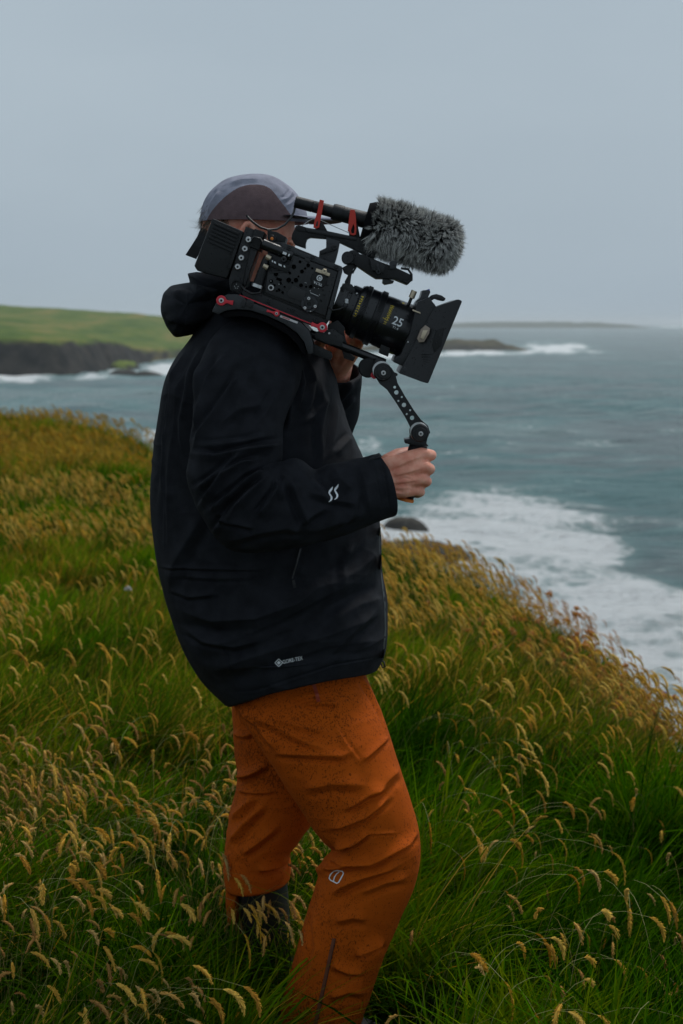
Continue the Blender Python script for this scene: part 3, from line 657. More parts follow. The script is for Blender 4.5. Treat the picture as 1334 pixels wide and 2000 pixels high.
# ---- puffed shapes from a measured outline: rounded in depth
def puff(outline, yc, hw, power=.5, n=200, layers=25, pw=1.0):
    P = np.asarray(outline, float); P = np.concatenate([P, P[:1]])
    s = np.concatenate([[0], np.cumsum(np.linalg.norm(np.diff(P, axis=0), axis=1))])
    K = np.stack([np.interp(np.linspace(0, s[-1], n, endpoint=False), s, P[:, i]) for i in (0, 1)], -1)
    for _ in range(7): K = (np.roll(K, 1, 0) + 2 * K + np.roll(K, -1, 0)) / 4
    c = K.mean(0); R_ = []
    base = np.array([W(x, y, yc) for x, y in K]); cw = base.mean(0)
    for k in np.linspace(-1, 1, layers):
        sc = (1 - abs(k) ** 2.2) ** power
        R_.append(cw + (base - cw) * sc + np.array((0, k * hw, 0)))
    return np.stack(R_)
def puff_mesh(name, outline, yc, hw, m, parent, folds=(), power=.5, nz=(.004, 14), seed=5, layers=41):
    G = puff(outline, yc, hw, power, layers=layers)
    V = G.reshape(-1, 3); F = grid_faces(G.shape[0], G.shape[1], True)
    N = normals_of(V, F)
    if (N * (V - V.mean(0))).sum() < 0: F = F[:, ::-1].copy(); N = -N
    V = V + N * (nz[0] * 2 * (fbm(V * nz[1], seed, 3) - .5))[:, None]
    V = press_folds(V, N, folds)
    return pmk(name, V, F, m, parent)
puff_mesh('hood', [(371, 552), (335, 558), (321, 571), (314, 598), (316, 614), (327, 638), (344, 659), (360, 656), (380, 650), (400, 640), (425, 622), (445, 600), (452, 575), (440, 552), (415, 545)], 2.785, .135, M['jacket'], jacket,
          [([(330, 570), (370, 580), (410, 575), (440, 560)], 9, .006), ([(322, 620), (360, 628), (400, 615), (430, 590)], 10, .008), ([(345, 652), (370, 640), (398, 628)], 7, .006), ([(372, 556), (390, 570), (415, 590)], 7, .005)])
puff_mesh('collar', [(367, 534), (385, 531), (420, 536), (460, 545), (470, 565), (455, 590), (420, 590), (385, 580), (374, 556)], 2.785, .105, M['jacket'], jacket, (), .35)

# ---- trousers
TN = [((450, 1280), (690, 1245), .12), ((450, 1325), (702, 1290), .125), ((458, 1372), (728, 1352), .128), ((500, 1440), (758, 1426), .128), ((540, 1500), (780, 1492), .124), ((576, 1556), (801, 1556), .118), ((608, 1606), (816, 1610), .112),
      ((636, 1648), (821, 1650), .106), ((630, 1690), (817, 1692), .104), ((619, 1728), (806, 1732), .102), ((598, 1790), (778, 1796), .095), ((577, 1860), (750, 1866), .090), ((557, 1930), (725, 1938), .088), ((536, 2000), (700, 2008), .086), ((520, 2060), (682, 2075), .088)]
TNY = [2.76, 2.755, 2.735, 2.705, 2.69] + [2.685] * 20
rings = [ring(b, f, TNY[i], h, 2.15, nu=300) for i, (b, f, h) in enumerate(TN)]
TN_folds = [
    ([(460, 1380), (500, 1415), (545, 1470)], 9, .005), ([(480, 1392), (540, 1420), (600, 1452), (650, 1468)], 12, .006), ([(520, 1398), (580, 1418), (648, 1432)], 12, .005),
    ([(533, 1470), (602, 1474), (666, 1478), (694, 1464)], 9, .007), ([(590, 1377), (625, 1374), (664, 1376)], 6, .005), ([(560, 1370), (600, 1360), (640, 1358)], 8, .004),
    ([(702, 1491), (722, 1474), (742, 1456), (762, 1436)], 6, .005), ([(704, 1490), (674, 1452), (650, 1408)], 5, .0018), ([(700, 1318), (722, 1350), (750, 1400), (764, 1440)], 6, .004),
    ([(640, 1620), (680, 1606), (712, 1594), (763, 1553)], 9, .010), ([(668, 1584), (717, 1553), (756, 1538)], 9, .008), ([(652, 1656), (690, 1645), (720, 1624)], 7, .011),
    ([(636, 1676), (680, 1684), (724, 1682), (792, 1647), (820, 1622)], 9, .012), ([(630, 1694), (650, 1698), (690, 1690)], 6, .009), ([(700, 1630), (745, 1628), (775, 1627)], 3, .003),
    ([(644, 1752), (676, 1728), (709, 1712), (790, 1684)], 11, .009), ([(700, 1745), (750, 1722), (800, 1712)], 12, .006), ([(690, 1866), (718, 1853), (752, 1836)], 10, .009), ([(648, 1884), (680, 1898), (712, 1898)], 10, .008),
    ([(652, 1800), (690, 1790), (720, 1795)], 12, .006), ([(720, 1560), (760, 1520), (785, 1500)], 14, .005), ([(590, 1540), (650, 1530), (720, 1535)], 14, .006), ([(640, 1950), (680, 1935), (715, 1940)], 12, .006), ([(612, 1780), (618, 1850), (600, 1930)], 9, .004)]
def knee_extra(V, N):                        # cloth bunches behind the knee
    px, py = measure(V)
    V = V + np.array((-1.0, 0, 0)) * (.010 * np.exp(-((px - 630) / 22) ** 2 - ((py - 1697) / 10) ** 2))[:, None]
    V = V + np.array((1.0, 0, 0)) * (.014 * np.exp(-((px - 648) / 24) ** 2 - ((py - 1662) / 9) ** 2))[:, None]
    return V
V, F, N = cloth(rings, 400, TN_folds, (.0034, 8, .45), 23, knee_extra)
trousers = pmk('trousers', V, F, M['trousers'])
trousers['label'] = 'orange waterproof trousers spotted with rain'
leg_bvh = BVHTree.FromPolygons([Vector(v) for v in V], [tuple(f) for f in F])
TF = [((452, 1290), (680, 1255), .12), ((454, 1335), (686, 1310), .12), ((454, 1385), (668, 1390), .125), ((458, 1455), (650, 1465), .118), ((464, 1525), (636, 1540), .112), ((452, 1580), (618, 1592), .106), ((444, 1625), (590, 1632), .10),
      ((438, 1665), (566, 1664), .096), ((437, 1700), (566, 1694), .096), ((441, 1728), (564, 1712), .094)]
rings = [ring(b, f, 2.925, h, 2.15, (505, 1748) if i == 9 else None, nu=260) for i, (b, f, h) in enumerate(TF)]
rings += [ring((446, 1728), (560, 1712), 2.925, .089, 2.15, (505, 1746), nu=260), ring((450, 1690), (556, 1680), 2.925, .086, 2.15, None, nu=260)]
V, F, N = cloth(rings, 220, [([(455, 1432), (480, 1438), (500, 1430)], 7, .007), ([(460, 1518), (490, 1512), (525, 1492)], 8, .012), ([(463, 1544), (500, 1548), (540, 1546)], 5, .005), ([(448, 1650), (480, 1610), (520, 1570)], 10, .008), ([(470, 1672), (510, 1640), (545, 1610)], 11, .008), ([(500, 1700), (540, 1690), (564, 1672)], 9, .008), ([(455, 1600), (480, 1575), (500, 1556)], 9, .007)], (.0042, 10, 1), 29)
pmk('trouser_leg', V, F, M['trousers'], trousers)
flap = [(440, 1722), (468, 1728), (471, 1760), (466, 1800), (446, 1800), (441, 1760)]
puff_mesh('trouser_flap', flap, 2.92, .05, M['trousers'], trousers, (), .3, (.002, 20))

# ---- boots
def boot(name, shaft, sole_c, y, yaw, label):
    rings = [ring(b, f, y, h, 2.1, nu=64) for b, f, h in shaft]
    G = spline(np.stack(rings), 40)
    z0 = G[-1][:, 2].mean(); c = G[-1].mean(0); gz = float(ground_z(c[0], c[1])) - .01
    foot = []
    for k, (fx, L_, hw, dz) in enumerate(((.005, .070, .05, .09), (.05, .125, .052, .055), (.075, .16, .053, .025), (.075, .158, .051, 0.0))):
        th = np.linspace(0, 2 * np.pi, 64, endpoint=False)
        foot.append(np.stack([c[0] + fx + L_ * np.cos(th), c[1] - hw * np.sin(th) * (1 - .25 * np.cos(th) ** 2), np.full(64, gz + dz) + .02 * (np.cos(th) < -.2) * (dz > .03)], -1))
    foot.append(np.stack([foot[-1][:, 0] * .1 + .9 * (c[0] + .075), foot[-1][:, 1] * .1 + .9 * c[1], foot[-1][:, 2]], -1))
    G = np.concatenate([G, spline(np.stack([G[-1]] + foot), 30)[1:]])
    V = G.reshape(-1, 3); F = grid_faces(len(G), 64)
    N = normals_of(V, F)
    if (N * (V - V.mean(0))).sum() < 0: F = F[:, ::-1].copy()
    return pmk(name, V, F, M['boot'])
boot('boot', [((462, 1695), (556, 1688), .07), ((464, 1745), (562, 1738), .072), ((470, 1800), (566, 1795), .07), ((478, 1870), (568, 1868), .062)], None, 2.925, 0, '')
boot('boot', [((556, 2010), (672, 2016), .062), ((545, 2050), (660, 2060), .062), ((546, 2085), (650, 2090), .058)], None, 2.685, 0, '')

# ---- body: one skin surface grown from joint chains
def chain(bm_pts):
    Vs, Fs = [], []; off = 0
    def add(V, F):
        nonlocal off
        Vs.append(V); Fs.append(F + off); off += len(V)
    for pts in bm_pts:
        P = [np.asarray(p[:3], float) for p in pts]; r = [p[3] for p in pts]
        for i in range(len(P)):
            n = 12
            th = np.linspace(0, np.pi, n)[1:-1]; ph = np.linspace(0, 2 * np.pi, 16, endpoint=False)
            S = np.stack([np.outer(np.sin(th), np.cos(ph)), np.outer(np.sin(th), np.sin(ph)), np.outer(np.cos(th), np.ones(16))], -1).reshape(-1, 3)
            S = np.concatenate([S, [(0, 0, 1), (0, 0, -1)]]) * r[i] + P[i]
            F = [tuple(f) for f in grid_faces(n - 2, 16)]
            k = len(S)
            T = [(j, k - 2, (j + 1) % 16, (j + 1) % 16) for j in range(16)]
            T2 = [((n - 3) * 16 + (j + 1) % 16, k - 1, (n - 3) * 16 + j, (n - 3) * 16 + j) for j in range(16)]
            yield S, F + [t[:3] for t in T] + [t[:3] for t in T2]
            if i:
                d = P[i] - P[i - 1]; L = np.linalg.norm(d)
                if L < 1e-5: continue
                d /= L; a = np.cross(d, (0, 0, 1) if abs(d[2]) < .9 else (1, 0, 0)); a /= np.linalg.norm(a); b = np.cross(d, a)
                ring_ = np.cos(ph)[:, None] * a + np.sin(ph)[:, None] * b
                C = np.concatenate([P[i - 1] + ring_ * r[i - 1], P[i] + ring_ * r[i]])
                yield C, [(j, (j + 1) % 16, 16 + (j + 1) % 16, 16 + j) for j in range(16)] + [tuple(range(15, -1, -1)), tuple(range(16, 32))]
def ellipsoid(c, r, rot=None):
    th = np.linspace(0, np.pi, 24)[1:-1]; ph = np.linspace(0, 2 * np.pi, 32, endpoint=False)
    S = np.stack([np.outer(np.sin(th), np.cos(ph)), np.outer(np.sin(th), np.sin(ph)), np.outer(np.cos(th), np.ones(32))], -1).reshape(-1, 3)
    S = np.concatenate([S, [(0, 0, 1), (0, 0, -1)]]) * np.asarray(r)
    if rot is not None: S = S @ np.array(rot).T
    k = len(S)
    F = [tuple(f) for f in grid_faces(22, 32)] + [(j, k - 2, (j + 1) % 32) for j in range(32)] + [(21 * 32 + (j + 1) % 32, k - 1, 21 * 32 + j) for j in range(32)]
    return S + np.asarray(c), F
def remesh(parts, voxel, smooth=4):
    V, F, off = [], [], 0
    for a, f in parts:
        V.append(a); F += [tuple(i + off for i in t) for t in f]; off += len(a)
    V = np.concatenate(V)
    me = bpy.data.meshes.new('tmp'); me.from_pydata([tuple(v) for v in V], [], F)
    bm = bmesh.new(); bm.from_mesh(me); bmesh.ops.recalc_face_normals(bm, faces=bm.faces); bm.to_mesh(me); bm.free()
    o = bpy.data.objects.new('tmp', me); COL.objects.link(o)
    r = o.modifiers.new('r', 'REMESH'); r.mode = 'VOXEL'; r.voxel_size = voxel
    s = o.modifiers.new('s', 'SMOOTH'); s.factor = .5; s.iterations = smooth
    dg = bpy.context.evaluated_depsgraph_get()
    out = bpy.data.meshes.new_from_object(o.evaluated_get(dg))
    bpy.data.objects.remove(o); bpy.data.meshes.remove(me)
    return out
def J(px, py, Y, r): return (*W(px, py, Y), r)
GY = 2.585                                   # depth of the grip the near hand holds
hand = []
wrist = J(742, 940, 2.548, .027); fore = J(690, 962, 2.52, .033)
hand.append([J(500, 985, 2.50, .042), fore, wrist])
knuck = [(829, 887, 2.558, .0112), (829, 912, 2.551, .0114), (823, 936, 2.551, .0110), (811, 958, 2.556, .0100)]
base = [(766, 912), (764, 927), (764, 943), (766, 957)]
for (kx, ky, kY, kr), (bx_, by_) in zip(knuck, base):
    hand.append([J(bx_ - 14, by_, 2.552, .0165), J((bx_ + kx) / 2, (by_ + ky) / 2 - 2, 2.549, .0160), J(kx - 6, ky, kY, kr + .0012)])
    hand.append([J(bx_ - 10, by_, 2.568, .015), J((bx_ + kx) / 2, (by_ + ky) / 2, 2.570, .015), J(kx - 8, ky, kY + .014, kr)])
fing = [((851, 889), (845, 893), (816, 893)), ((848, 916), (842, 920), (812, 920)), ((842, 940), (836, 944), (806, 942)), ((830, 961), (824, 964), (798, 962))]
for (kx, ky, kY, kr), (p1, p2, p3) in zip(knuck, fing):
    hand.append([J(kx, ky, kY, kr), J(p1[0] - 9, p1[1], kY + .022, kr * .93), J(p2[0] - 9, p2[1], kY + .052, kr * .86), J(p3[0], p3[1], kY + .060, kr * .78), J(p3[0] - 12, p3[1] + 1, kY + .054, kr * .72)])
hand.append([J(758, 905, 2.575, .018), J(778, 893, 2.596, .0165), J(805, 884, 2.624, .0125), J(832, 887, 2.632, .0100)])       # thumb closes over the fingers on the far side
# far hand cups the lens from below
fh = [[J(640, 800, 2.925, .036), J(655, 735, 2.885, .030), J(660, 712, 2.862, .030)]]
for k, (x0, y0, Yk) in enumerate(((640, 692, 2.800), (657, 694, 2.785), (674, 692, 2.775), (690, 690, 2.772))):
    fh.append([J(650 + 4 * k, 722, 2.85 - .004 * k, .019), J(x0, y0, Yk, .0125)])
    up = [(612 + 26 * k, 672 - k), (618 + 24 * k, 640), (622 + 24 * k, 612)]
    fh.append([J(x0, y0, Yk, .0120), J(x0 + 2 + 4 * k, y0 - 28, Yk - .050, .0105), J(x0 + 8 + 6 * k, y0 - 46, Yk - .045, .0098), J(x0 + 14 + 6 * k, y0 - 72, Yk - .030, .0088)])
fh.append([J(640, 726, 2.85, .018), J(628, 700, 2.79, .014), J(622, 676, 2.70, .0115), J(630, 664, 2.665, .0098)])                 # thumb on the near side under the plate
hand += fh
body = [[J(585, 1320, 2.80, .10), J(545, 1120, 2.80, .10), J(505, 880, 2.80, .105), J(485, 700, 2.80, .09), J(478, 610, 2.80, .058), J(492, 515, 2.80, .054)],
        [J(485, 700, 2.80, .06), J(500, 705, 2.67, .045), J(465, 880, 2.53, .042), J(500, 985, 2.50, .042)],
        [J(485, 700, 2.80, .06), J(510, 715, 2.97, .045), J(600, 845, 2.97, .042), J(640, 800, 2.925, .036)],
        [J(585, 1320, 2.80, .09), J(600, 1400, 2.70, .075), J(735, 1640, 2.685, .055), J(650, 1900, 2.685, .042), J(606, 2070, 2.685, .036)],
        [J(585, 1320, 2.80, .09), J(560, 1400, 2.90, .075), J(530, 1590, 2.925, .052), J(502, 1680, 2.925, .042), J(515, 1830, 2.925, .036)]]
parts = [p for ch in (hand, body) for p in chain(ch)]
# head, pitched a little forward
HC = W(487, 441, 2.80); hp = R(14)
def H(x, y, z):                              # head frame: x towards the face, z up
    return HC + np.array((x * math.cos(hp) + z * math.sin(hp), y, -x * math.sin(hp) + z * math.cos(hp)))
hr = [[math.cos(hp), 0, math.sin(hp)], [0, 1, 0], [-math.sin(hp), 0, math.cos(hp)]]
parts += [ellipsoid(H(-.002, 0, .000), (.091, .073, .082), hr), ellipsoid(H(.028, 0, -.060), (.060, .056, .075), hr), ellipsoid(H(.045, 0, -.035), (.045, .060, .06), hr), ellipsoid(H(.052, 0, -.112), (.026, .026, .022), hr),
          ellipsoid(H(.086, 0, -.012), (.010, .045, .009), hr)]
parts += list(chain([[(*H(.085, 0, -.018), .007), (*H(.097, 0, -.040), .009), (*H(.104, 0, -.056), .0115), (*H(.088, 0, -.066), .012)], [(*H(.082, -.016, -.087), .006), (*H(.091, 0, -.086), .008), (*H(.082, .016, -.087), .006)], [(*H(.082, -.014, -.095), .006), (*H(.088, 0, -.096), .008), (*H(.082, .014, -.095), .006)],
                     [(*H(-.03, 0, -.07), .052), (*W(480, 560, 2.80), .056)]]))
for s in (-1, 1):
    parts += [ellipsoid(H(.066, s * .031, -.022), (.013, .014, .011), hr)]
    ear = [(.012 * math.cos(t) + .006, s * (.079 + .006 * math.sin(t * .5)), -.026 + .028 * math.sin(t)) for t in np.linspace(-1.4, 4.2, 9)]
    parts += list(chain([[(*H(*e), .0055) for e in ear]])); parts += [ellipsoid(H(.005, s * .074, -.028), (.013, .008, .023), hr)]
bme = remesh(parts, .0023, 4)
body_o = link('body', bme, M['skin'], person, PINV)
bme.polygons.foreach_set('use_smooth', [True] * len(bme.polygons))
nv = len(bme.vertices); V = np.empty(nv * 3, np.float32); bme.vertices.foreach_get('co', V); V = V.reshape(-1, 3).astype(float)
N = np.empty(nv * 3, np.float32); bme.vertices.foreach_get('normal', N); N = N.reshape(-1, 3).astype(float)
V = press_folds(V, N, [([(768, 915), (800, 900), (826, 891)], 3.2, .0010), ([(768, 930), (800, 922), (826, 914)], 3.2, .0012), ([(768, 944), (800, 940), (820, 936)], 3.2, .0012), ([(770, 955), (795, 953), (810, 955)], 3, .0008), ([(772, 936), (792, 930), (808, 935)], 2.2, .0010),
                       ([(835, 899), (842, 902), (850, 902)], 2.5, -.0012), ([(758, 950), (770, 958), (790, 962)], 3.5, -.0012), ([(752, 900), (757, 930), (760, 960)], 3, -.0008)])
bme.vertices.foreach_set('co', V.astype(np.float32).ravel()); bme.update()
for s in (-1, 1):                            # eyes
    E = ellipsoid(H(.0685, s * .031, -.022), (.0125, .0125, .0095), hr); pmk('eye', E[0], E[1], M['white_paint'])

# ---- cap
CC = W(496, 438, 2.80); cp_ = R(6)
def C3(x, y, z): return CC + np.array((x * math.cos(cp_) + z * math.sin(cp_), y, -x * math.sin(cp_) + z * math.cos(cp_)))
def cap_dome(nu=420, nv=170, off=0.0):
    ph = np.linspace(0, 2 * np.pi, nu, endpoint=False); e0 = .03 + .10 * np.cos(ph)
    c = np.cos(ph)
    rx = np.where(c > 0, .106, .104)
    G = []
    for tt_ in np.linspace(0, 1, nv):
        e = e0 + (np.pi / 2 - e0) * tt_
        ce, se = np.clip(np.cos(e), 0, 1) ** .85, np.sin(e)
        x = rx * c * ce - .004 * se; y = .089 * np.sin(ph) * ce
        z = .092 * se * (1 + .03 * np.cos(ph) * ce)
        # soft unstructured crown: a slight peak behind the front panel
        z = z + .004 * np.exp(-((x - .02) / .04) ** 2) * se
        G.append(np.stack([x, y, z], -1))
    G = np.stack(G); V = G.reshape(-1, 3)
    V = V * (1 + off / .095)
    V = V + .0028 * (fbm(V * 26, 4, 3) - .5)[:, None] * V / .09
    W3 = np.array([C3(*v) for v in V])
    return V, W3, grid_faces(nv, nu)
loc, W3, F = cap_dome()
N = normals_of(W3, F)
if (N * (W3 - W3.mean(0))).sum() < 0: F = F[:, ::-1].copy(); N = -N
W3 = press_folds(W3, N, [([(572, 372), (560, 388), (548, 392)], 5, .003), ([(582, 384), (566, 398), (556, 404)], 5, .0025), ([(430, 372), (415, 395), (405, 420)], 6, .003), ([(445, 360), (470, 352), (510, 350)], 6, .0015)])
fp = W3[F].mean(1); fx, fy = measure(fp)
panel = [(398, 446), (410, 418), (430, 394), (455, 373), (480, 362), (505, 361), (524, 366), (536, 378), (546, 392), (560, 410), (574, 430), (530, 446), (470, 460), (430, 462)]
pn = np.array(panel, float)
for _ in range(3):                           # round the panel's outline
    pn = np.stack([pn * .75 + np.roll(pn, -1, 0) * .25, pn * .25 + np.roll(pn, -1, 0) * .75], 1).reshape(-1, 2)
inside = poly_sdf(fx, fy, pn) < 0
inside &= (loc[F].mean(1)[:, 1] < 0)
cap = pmk('cap', W3, F, M['cap_grey']); cap['label'] = 'lilac grey cap with mauve side panels'
side = F[inside]; used, invx = np.unique(side, return_inverse=True)
pmk('side_panel', (W3 + N * .0016)[used], invx.reshape(-1, 4), M['cap_mauve'], cap)
mir = W3.copy(); Nm = N.copy()
# matching panel on the far side
q = (W3 + N * .0016)[used].copy(); q[:, 1] = 2 * 2.80 - q[:, 1]
pmk('side_panel', q, invx.reshape(-1, 4)[:, ::-1].copy(), M['cap_mauve'], cap)
# brim
nb, nr = 60, 16; Bv = []
for i in range(nr):
    t = i / (nr - 1)
    for a in np.linspace(-1.15, 1.15, nb):
        x0, y0 = .105 * math.cos(a), .083 * math.sin(a)
        x1 = .104 + .066 * (1 - (abs(a) / 1.15) ** 2.4); y1 = .080 * math.sin(a) * 1.0
        x, y = x0 + (x1 - x0) * t, y0 + (y1 - y0) * t
        z = .021 - .010 * (y / .08) ** 2 * (.6 + .4 * t) + .003 * math.sin(t * 3.1) + .006 * t
        Bv.append(C3(x, y, z))
Bv = np.array(Bv); Fb = grid_faces(nr, nb, False)
Nb = normals_of(Bv, Fb)
if Nb[:, 2].mean() < 0: Fb = Fb[:, ::-1].copy(); Nb = -Nb
brim = pmk('brim', Bv, Fb, M['cap_grey'], cap)
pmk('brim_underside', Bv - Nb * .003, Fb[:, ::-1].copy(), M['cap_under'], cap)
ed = [Bv[(nr - 1) * nb + k] for k in range(nb)]
def tube(name, pts, r, m, parent=None, inv=None, segs=10, world=True, radii=None):
    P = np.asarray(pts, float)
    T = np.gradient(P, axis=0); T /= np.linalg.norm(T, axis=1, keepdims=True)
    up = np.array((.13, .9, .41)); V = []
    ph = np.linspace(0, 2 * np.pi, segs, endpoint=False)
    for i in range(len(P)):
        a = np.cross(T[i], up); a /= np.linalg.norm(a); b = np.cross(a, T[i]); rr = r if radii is None else radii[i]
        V.append(P[i] + rr * (np.cos(ph)[:, None] * a + np.sin(ph)[:, None] * b))
    V = np.concatenate(V); F = [tuple(f) for f in grid_faces(len(P), segs)]
    F += [tuple(range(segs)), tuple(range(len(V) - 1, len(V) - segs - 1, -1))]
    return mk(name, V, F, m, parent, True, inv)
tube('brim_edge', np.array(ed) - Nb[-nb:] * .0015, .0022, M['cap_grey'], cap, Matrix.Identity(4), 8)
# adjuster strap hanging at the back of the cap
sp = np.array([W(392, 446, 2.765), W(385, 462, 2.755), W(375, 478, 2.75), W(362, 498, 2.75)])
wd = np.array([W(410, 450, 2.765), W(404, 466, 2.755), W(395, 484, 2.75), W(383, 506, 2.75)])
Vs = np.concatenate([sp, wd, sp + (0, .003, 0), wd + (0, .003, 0)])
Fs = [(i, i + 1, i + 5, i + 4) for i in range(3)] + [(i + 8, i + 12, i + 13, i + 9) for i in range(3)] + [(i, i + 8, i + 9, i + 1) for i in range(3)] + [(i + 4, i + 5, i + 13, i + 12) for i in range(3)] + [(3, 7, 15, 11)[::-1], (0, 4, 12, 8)]
pmk('strap', Vs, Fs, M['strap'], cap, False)

# ---- hair: strands below the cap
def strands(roots, dirs, lens, width, sag, seed, segs=4):
    r = np.random.default_rng(seed); n = len(roots)
    t = np.linspace(0, 1, segs + 1)
    side = np.cross(dirs, r.normal(size=(n, 3))); side /= np.linalg.norm(side, axis=1, keepdims=True)
    V = np.zeros((n, segs + 1, 2, 3))
    for k, tt in enumerate(t):
        c = roots + dirs * (lens * tt)[:, None] + sag * (lens * tt * tt)[:, None]
        w = width * (1 - .85 * tt)
        V[:, k, 0] = c - side * w; V[:, k, 1] = c + side * w
    b = np.arange(n)[:, None] * (segs + 1) * 2 + np.arange(segs)[None, :] * 2
    F = np.stack([b, b + 1, b + 3, b + 2], -1).reshape(-1, 4)
    return V.reshape(-1, 3), F
n = 1900
az = rng.uniform(np.pi * .62, np.pi * 1.38, n); zz = rng.uniform(-.075, .022, n)
hx = np.stack([-.0 + .093 * np.cos(az) * (1 - .25 * np.clip(-zz / .08, 0, 1)), .0775 * np.sin(az), zz], -1)
roots = np.array([H(*v) for v in hx]); nrm = roots - HC; nrm /= np.linalg.norm(nrm, axis=1, keepdims=True)
dirs = nrm * .16 + np.array((-.12, 0, -.85)) + rng.normal(0, .16, (n, 3)); dirs /= np.linalg.norm(dirs, axis=1, keepdims=True)
V, F = strands(roots, dirs, rng.uniform(.012, .024, n), .0006, np.array((-.05, 0, -.05)) + rng.normal(0, .10, (n, 3)), 3)
hair = pmk('hair', V, F, M['hair'])
# wisps blown out at the back
wr = np.array([W(398 + rng.uniform(-4, 4), 418 + rng.uniform(-4, 34), 2.80 + rng.uniform(-.03, .03)) for _ in range(26)])
wdr = np.stack([rng.uniform(-1, -.5, 26), rng.normal(0, .3, 26), rng.uniform(-.9, .5, 26)], -1); wdr /= np.linalg.norm(wdr, axis=1, keepdims=True)
V, F = strands(wr, wdr, rng.uniform(.012, .032, 26), .00035, np.stack([rng.normal(0, .3, 26), rng.normal(0, .2, 26), rng.uniform(-.2, .9, 26)], -1), 5, 6)
pmk('wisps', V, F, M['hair'], hair)['kind'] = 'stuff'

# ---- printed marks and zips laid on the cloth
def lay(name, polys, bvh, m, parent, lift=.0012):
    Vs, Fs = [], []
    for poly in polys:                        # list of (points, faces)
        pts, fs = poly; b = len(Vs)
        for x, y in pts:
            d = Vector(ray(x, y)).normalized(); h = bvh.ray_cast(Vector(EYE), d)
            p = h[0] - d * lift if h[0] is not None else Vector(W(x, y, 2.6))
            Vs.append(p)
        Fs += [tuple(i + b for i in f) for f in fs]
    return pmk(name, np.array(Vs), Fs, m, parent, False)
def ribbon(pts, w, closed=False, sub=3):
    P = np.asarray(pts, float)
    if closed: P = np.concatenate([P, P[:1]])
    Q = [P[0]]
    for a, b in zip(P[:-1], P[1:]):
        for k in range(1, sub + 1): Q.append(a + (b - a) * k / sub)
    Q = np.array(Q); T = np.gradient(Q, axis=0); T /= np.linalg.norm(T, axis=1, keepdims=True); Nn = np.stack([-T[:, 1], T[:, 0]], -1)
    if closed: Nn[0] = Nn[-1] = (Nn[0] + Nn[-1]) / np.linalg.norm(Nn[0] + Nn[-1])
    pts = [tuple(q) for q in np.concatenate([Q + Nn * w / 2, Q - Nn * w / 2])]; n = len(Q)
    return pts, [(i, i + 1, n + i + 1, n + i) for i in range(n - 1)]
def glyph(L_, R_):                            # filled shape between two rails
    n = len(L_); return list(L_) + list(R_), [(i, i + 1, n + i + 1, n + i) for i in range(n - 1)]
def text_polys(txt, cx, cy, size, ang, sx=1.0, extra=0):
    cu = bpy.data.curves.new('t', 'FONT'); cu.body = txt; cu.size = 1; cu.align_x = 'CENTER'; cu.align_y = 'CENTER'; cu.fill_mode = 'FRONT'; cu.resolution_u = 3; cu.offset = extra
    o = bpy.data.objects.new('t', cu); COL.objects.link(o)
    me = bpy.data.meshes.new_from_object(o.evaluated_get(bpy.context.evaluated_depsgraph_get()))
    c, s = math.cos(ang), math.sin(ang)
    pts = [(cx + size * (v.co.x * sx * c - -v.co.y * s), cy + size * (v.co.x * sx * s + -v.co.y * c)) for v in me.vertices]
    fs = [tuple(p.vertices) for p in me.polygons]
    bpy.data.objects.remove(o); bpy.data.curves.remove(cu); bpy.data.meshes.remove(me)
    return pts, fs
def q(x, y): return (600 + x / 4.447, 640 + y / 4.447)
l1 = [(222, 1378), (206, 1395), (190, 1413), (183, 1432), (192, 1452), (203, 1472), (203, 1488), (196, 1502), (184, 1513)]
r1 = [(223, 1380), (220, 1404), (208, 1422), (197, 1436), (208, 1450), (220, 1470), (220, 1488), (210, 1504), (190, 1515)]
lay('sleeve_emblem', [glyph([q(*p) for p in l1], [q(*p) for p in r1]), glyph([q(x + 50, y - 21) for x, y in l1], [q(x + 50, y - 21) for x, y in r1])], sleeve_bvh, M['logo'], sleeve.parent, .0015)
ga = R(-12)
lay('hem_emblem', [ribbon([(544.5, 1287), (552, 1294.5), (544.5, 1302), (537, 1294.5)], 1.6, True), ([(544.5, 1290.5), (548.5, 1294.5), (544.5, 1298.5), (540.5, 1294.5)], [(0, 1, 2, 3)])], torso_bvh, M['logo'], jacket, .0015)
lay('hem_lettering', [text_polys('GORE-TEX', 571.5, 1289.5, 10.5, ga, .80, .008)], torso_bvh, M['logo'], jacket, .0015)
def q2(x, y): return (420 + x / 3.924, 1620 + y / 3.924)
lay('knee_emblem', [ribbon([q2(*p) for p in ((874, 372), (884, 346), (908, 322), (935, 315), (975, 321), (984, 334), (978, 350), (948, 404), (934, 413), (884, 388))], 2.3, True), ribbon([q2(*p) for p in ((908, 396), (914, 368), (930, 342), (952, 325))], 2.0)], leg_bvh, M['logo'], trousers, .0015)
lay('pocket_zip', [ribbon([(610, 1322), (614, 1340), (619, 1356), (622, 1371)], 7)], leg_bvh, M['zip_red'], trousers, .0015)
lay('ankle_zip', [ribbon([(652, 1833), (642, 1880), (631, 1930), (621, 1975), (610, 2025)], 6.5)], leg_bvh, M['zip'], trousers, .0015)
lay('zip_edge', [ribbon([(655.5, 1833), (645.5, 1880), (634.5, 1930), (624.5, 1975), (613.5, 2025)], 1.2)], leg_bvh, M['rubber'], trousers, .0025)
lay('hand_pocket_zip', [ribbon([(587, 1072), (579, 1102), (571, 1130)], 3.0)], torso_bvh, M['rubber'], jacket, .0015)
lay('zip_pull', [ribbon([(573, 1133), (576, 1148)], 6)], torso_bvh, M['black_plastic'], jacket, .004)
lay('front_zip', [ribbon([(742, 1030), (743, 1080), (746, 1130), (752, 1180), (753, 1230), (748, 1285)], 3)], torso_bvh, M['rubber'], jacket, .002)
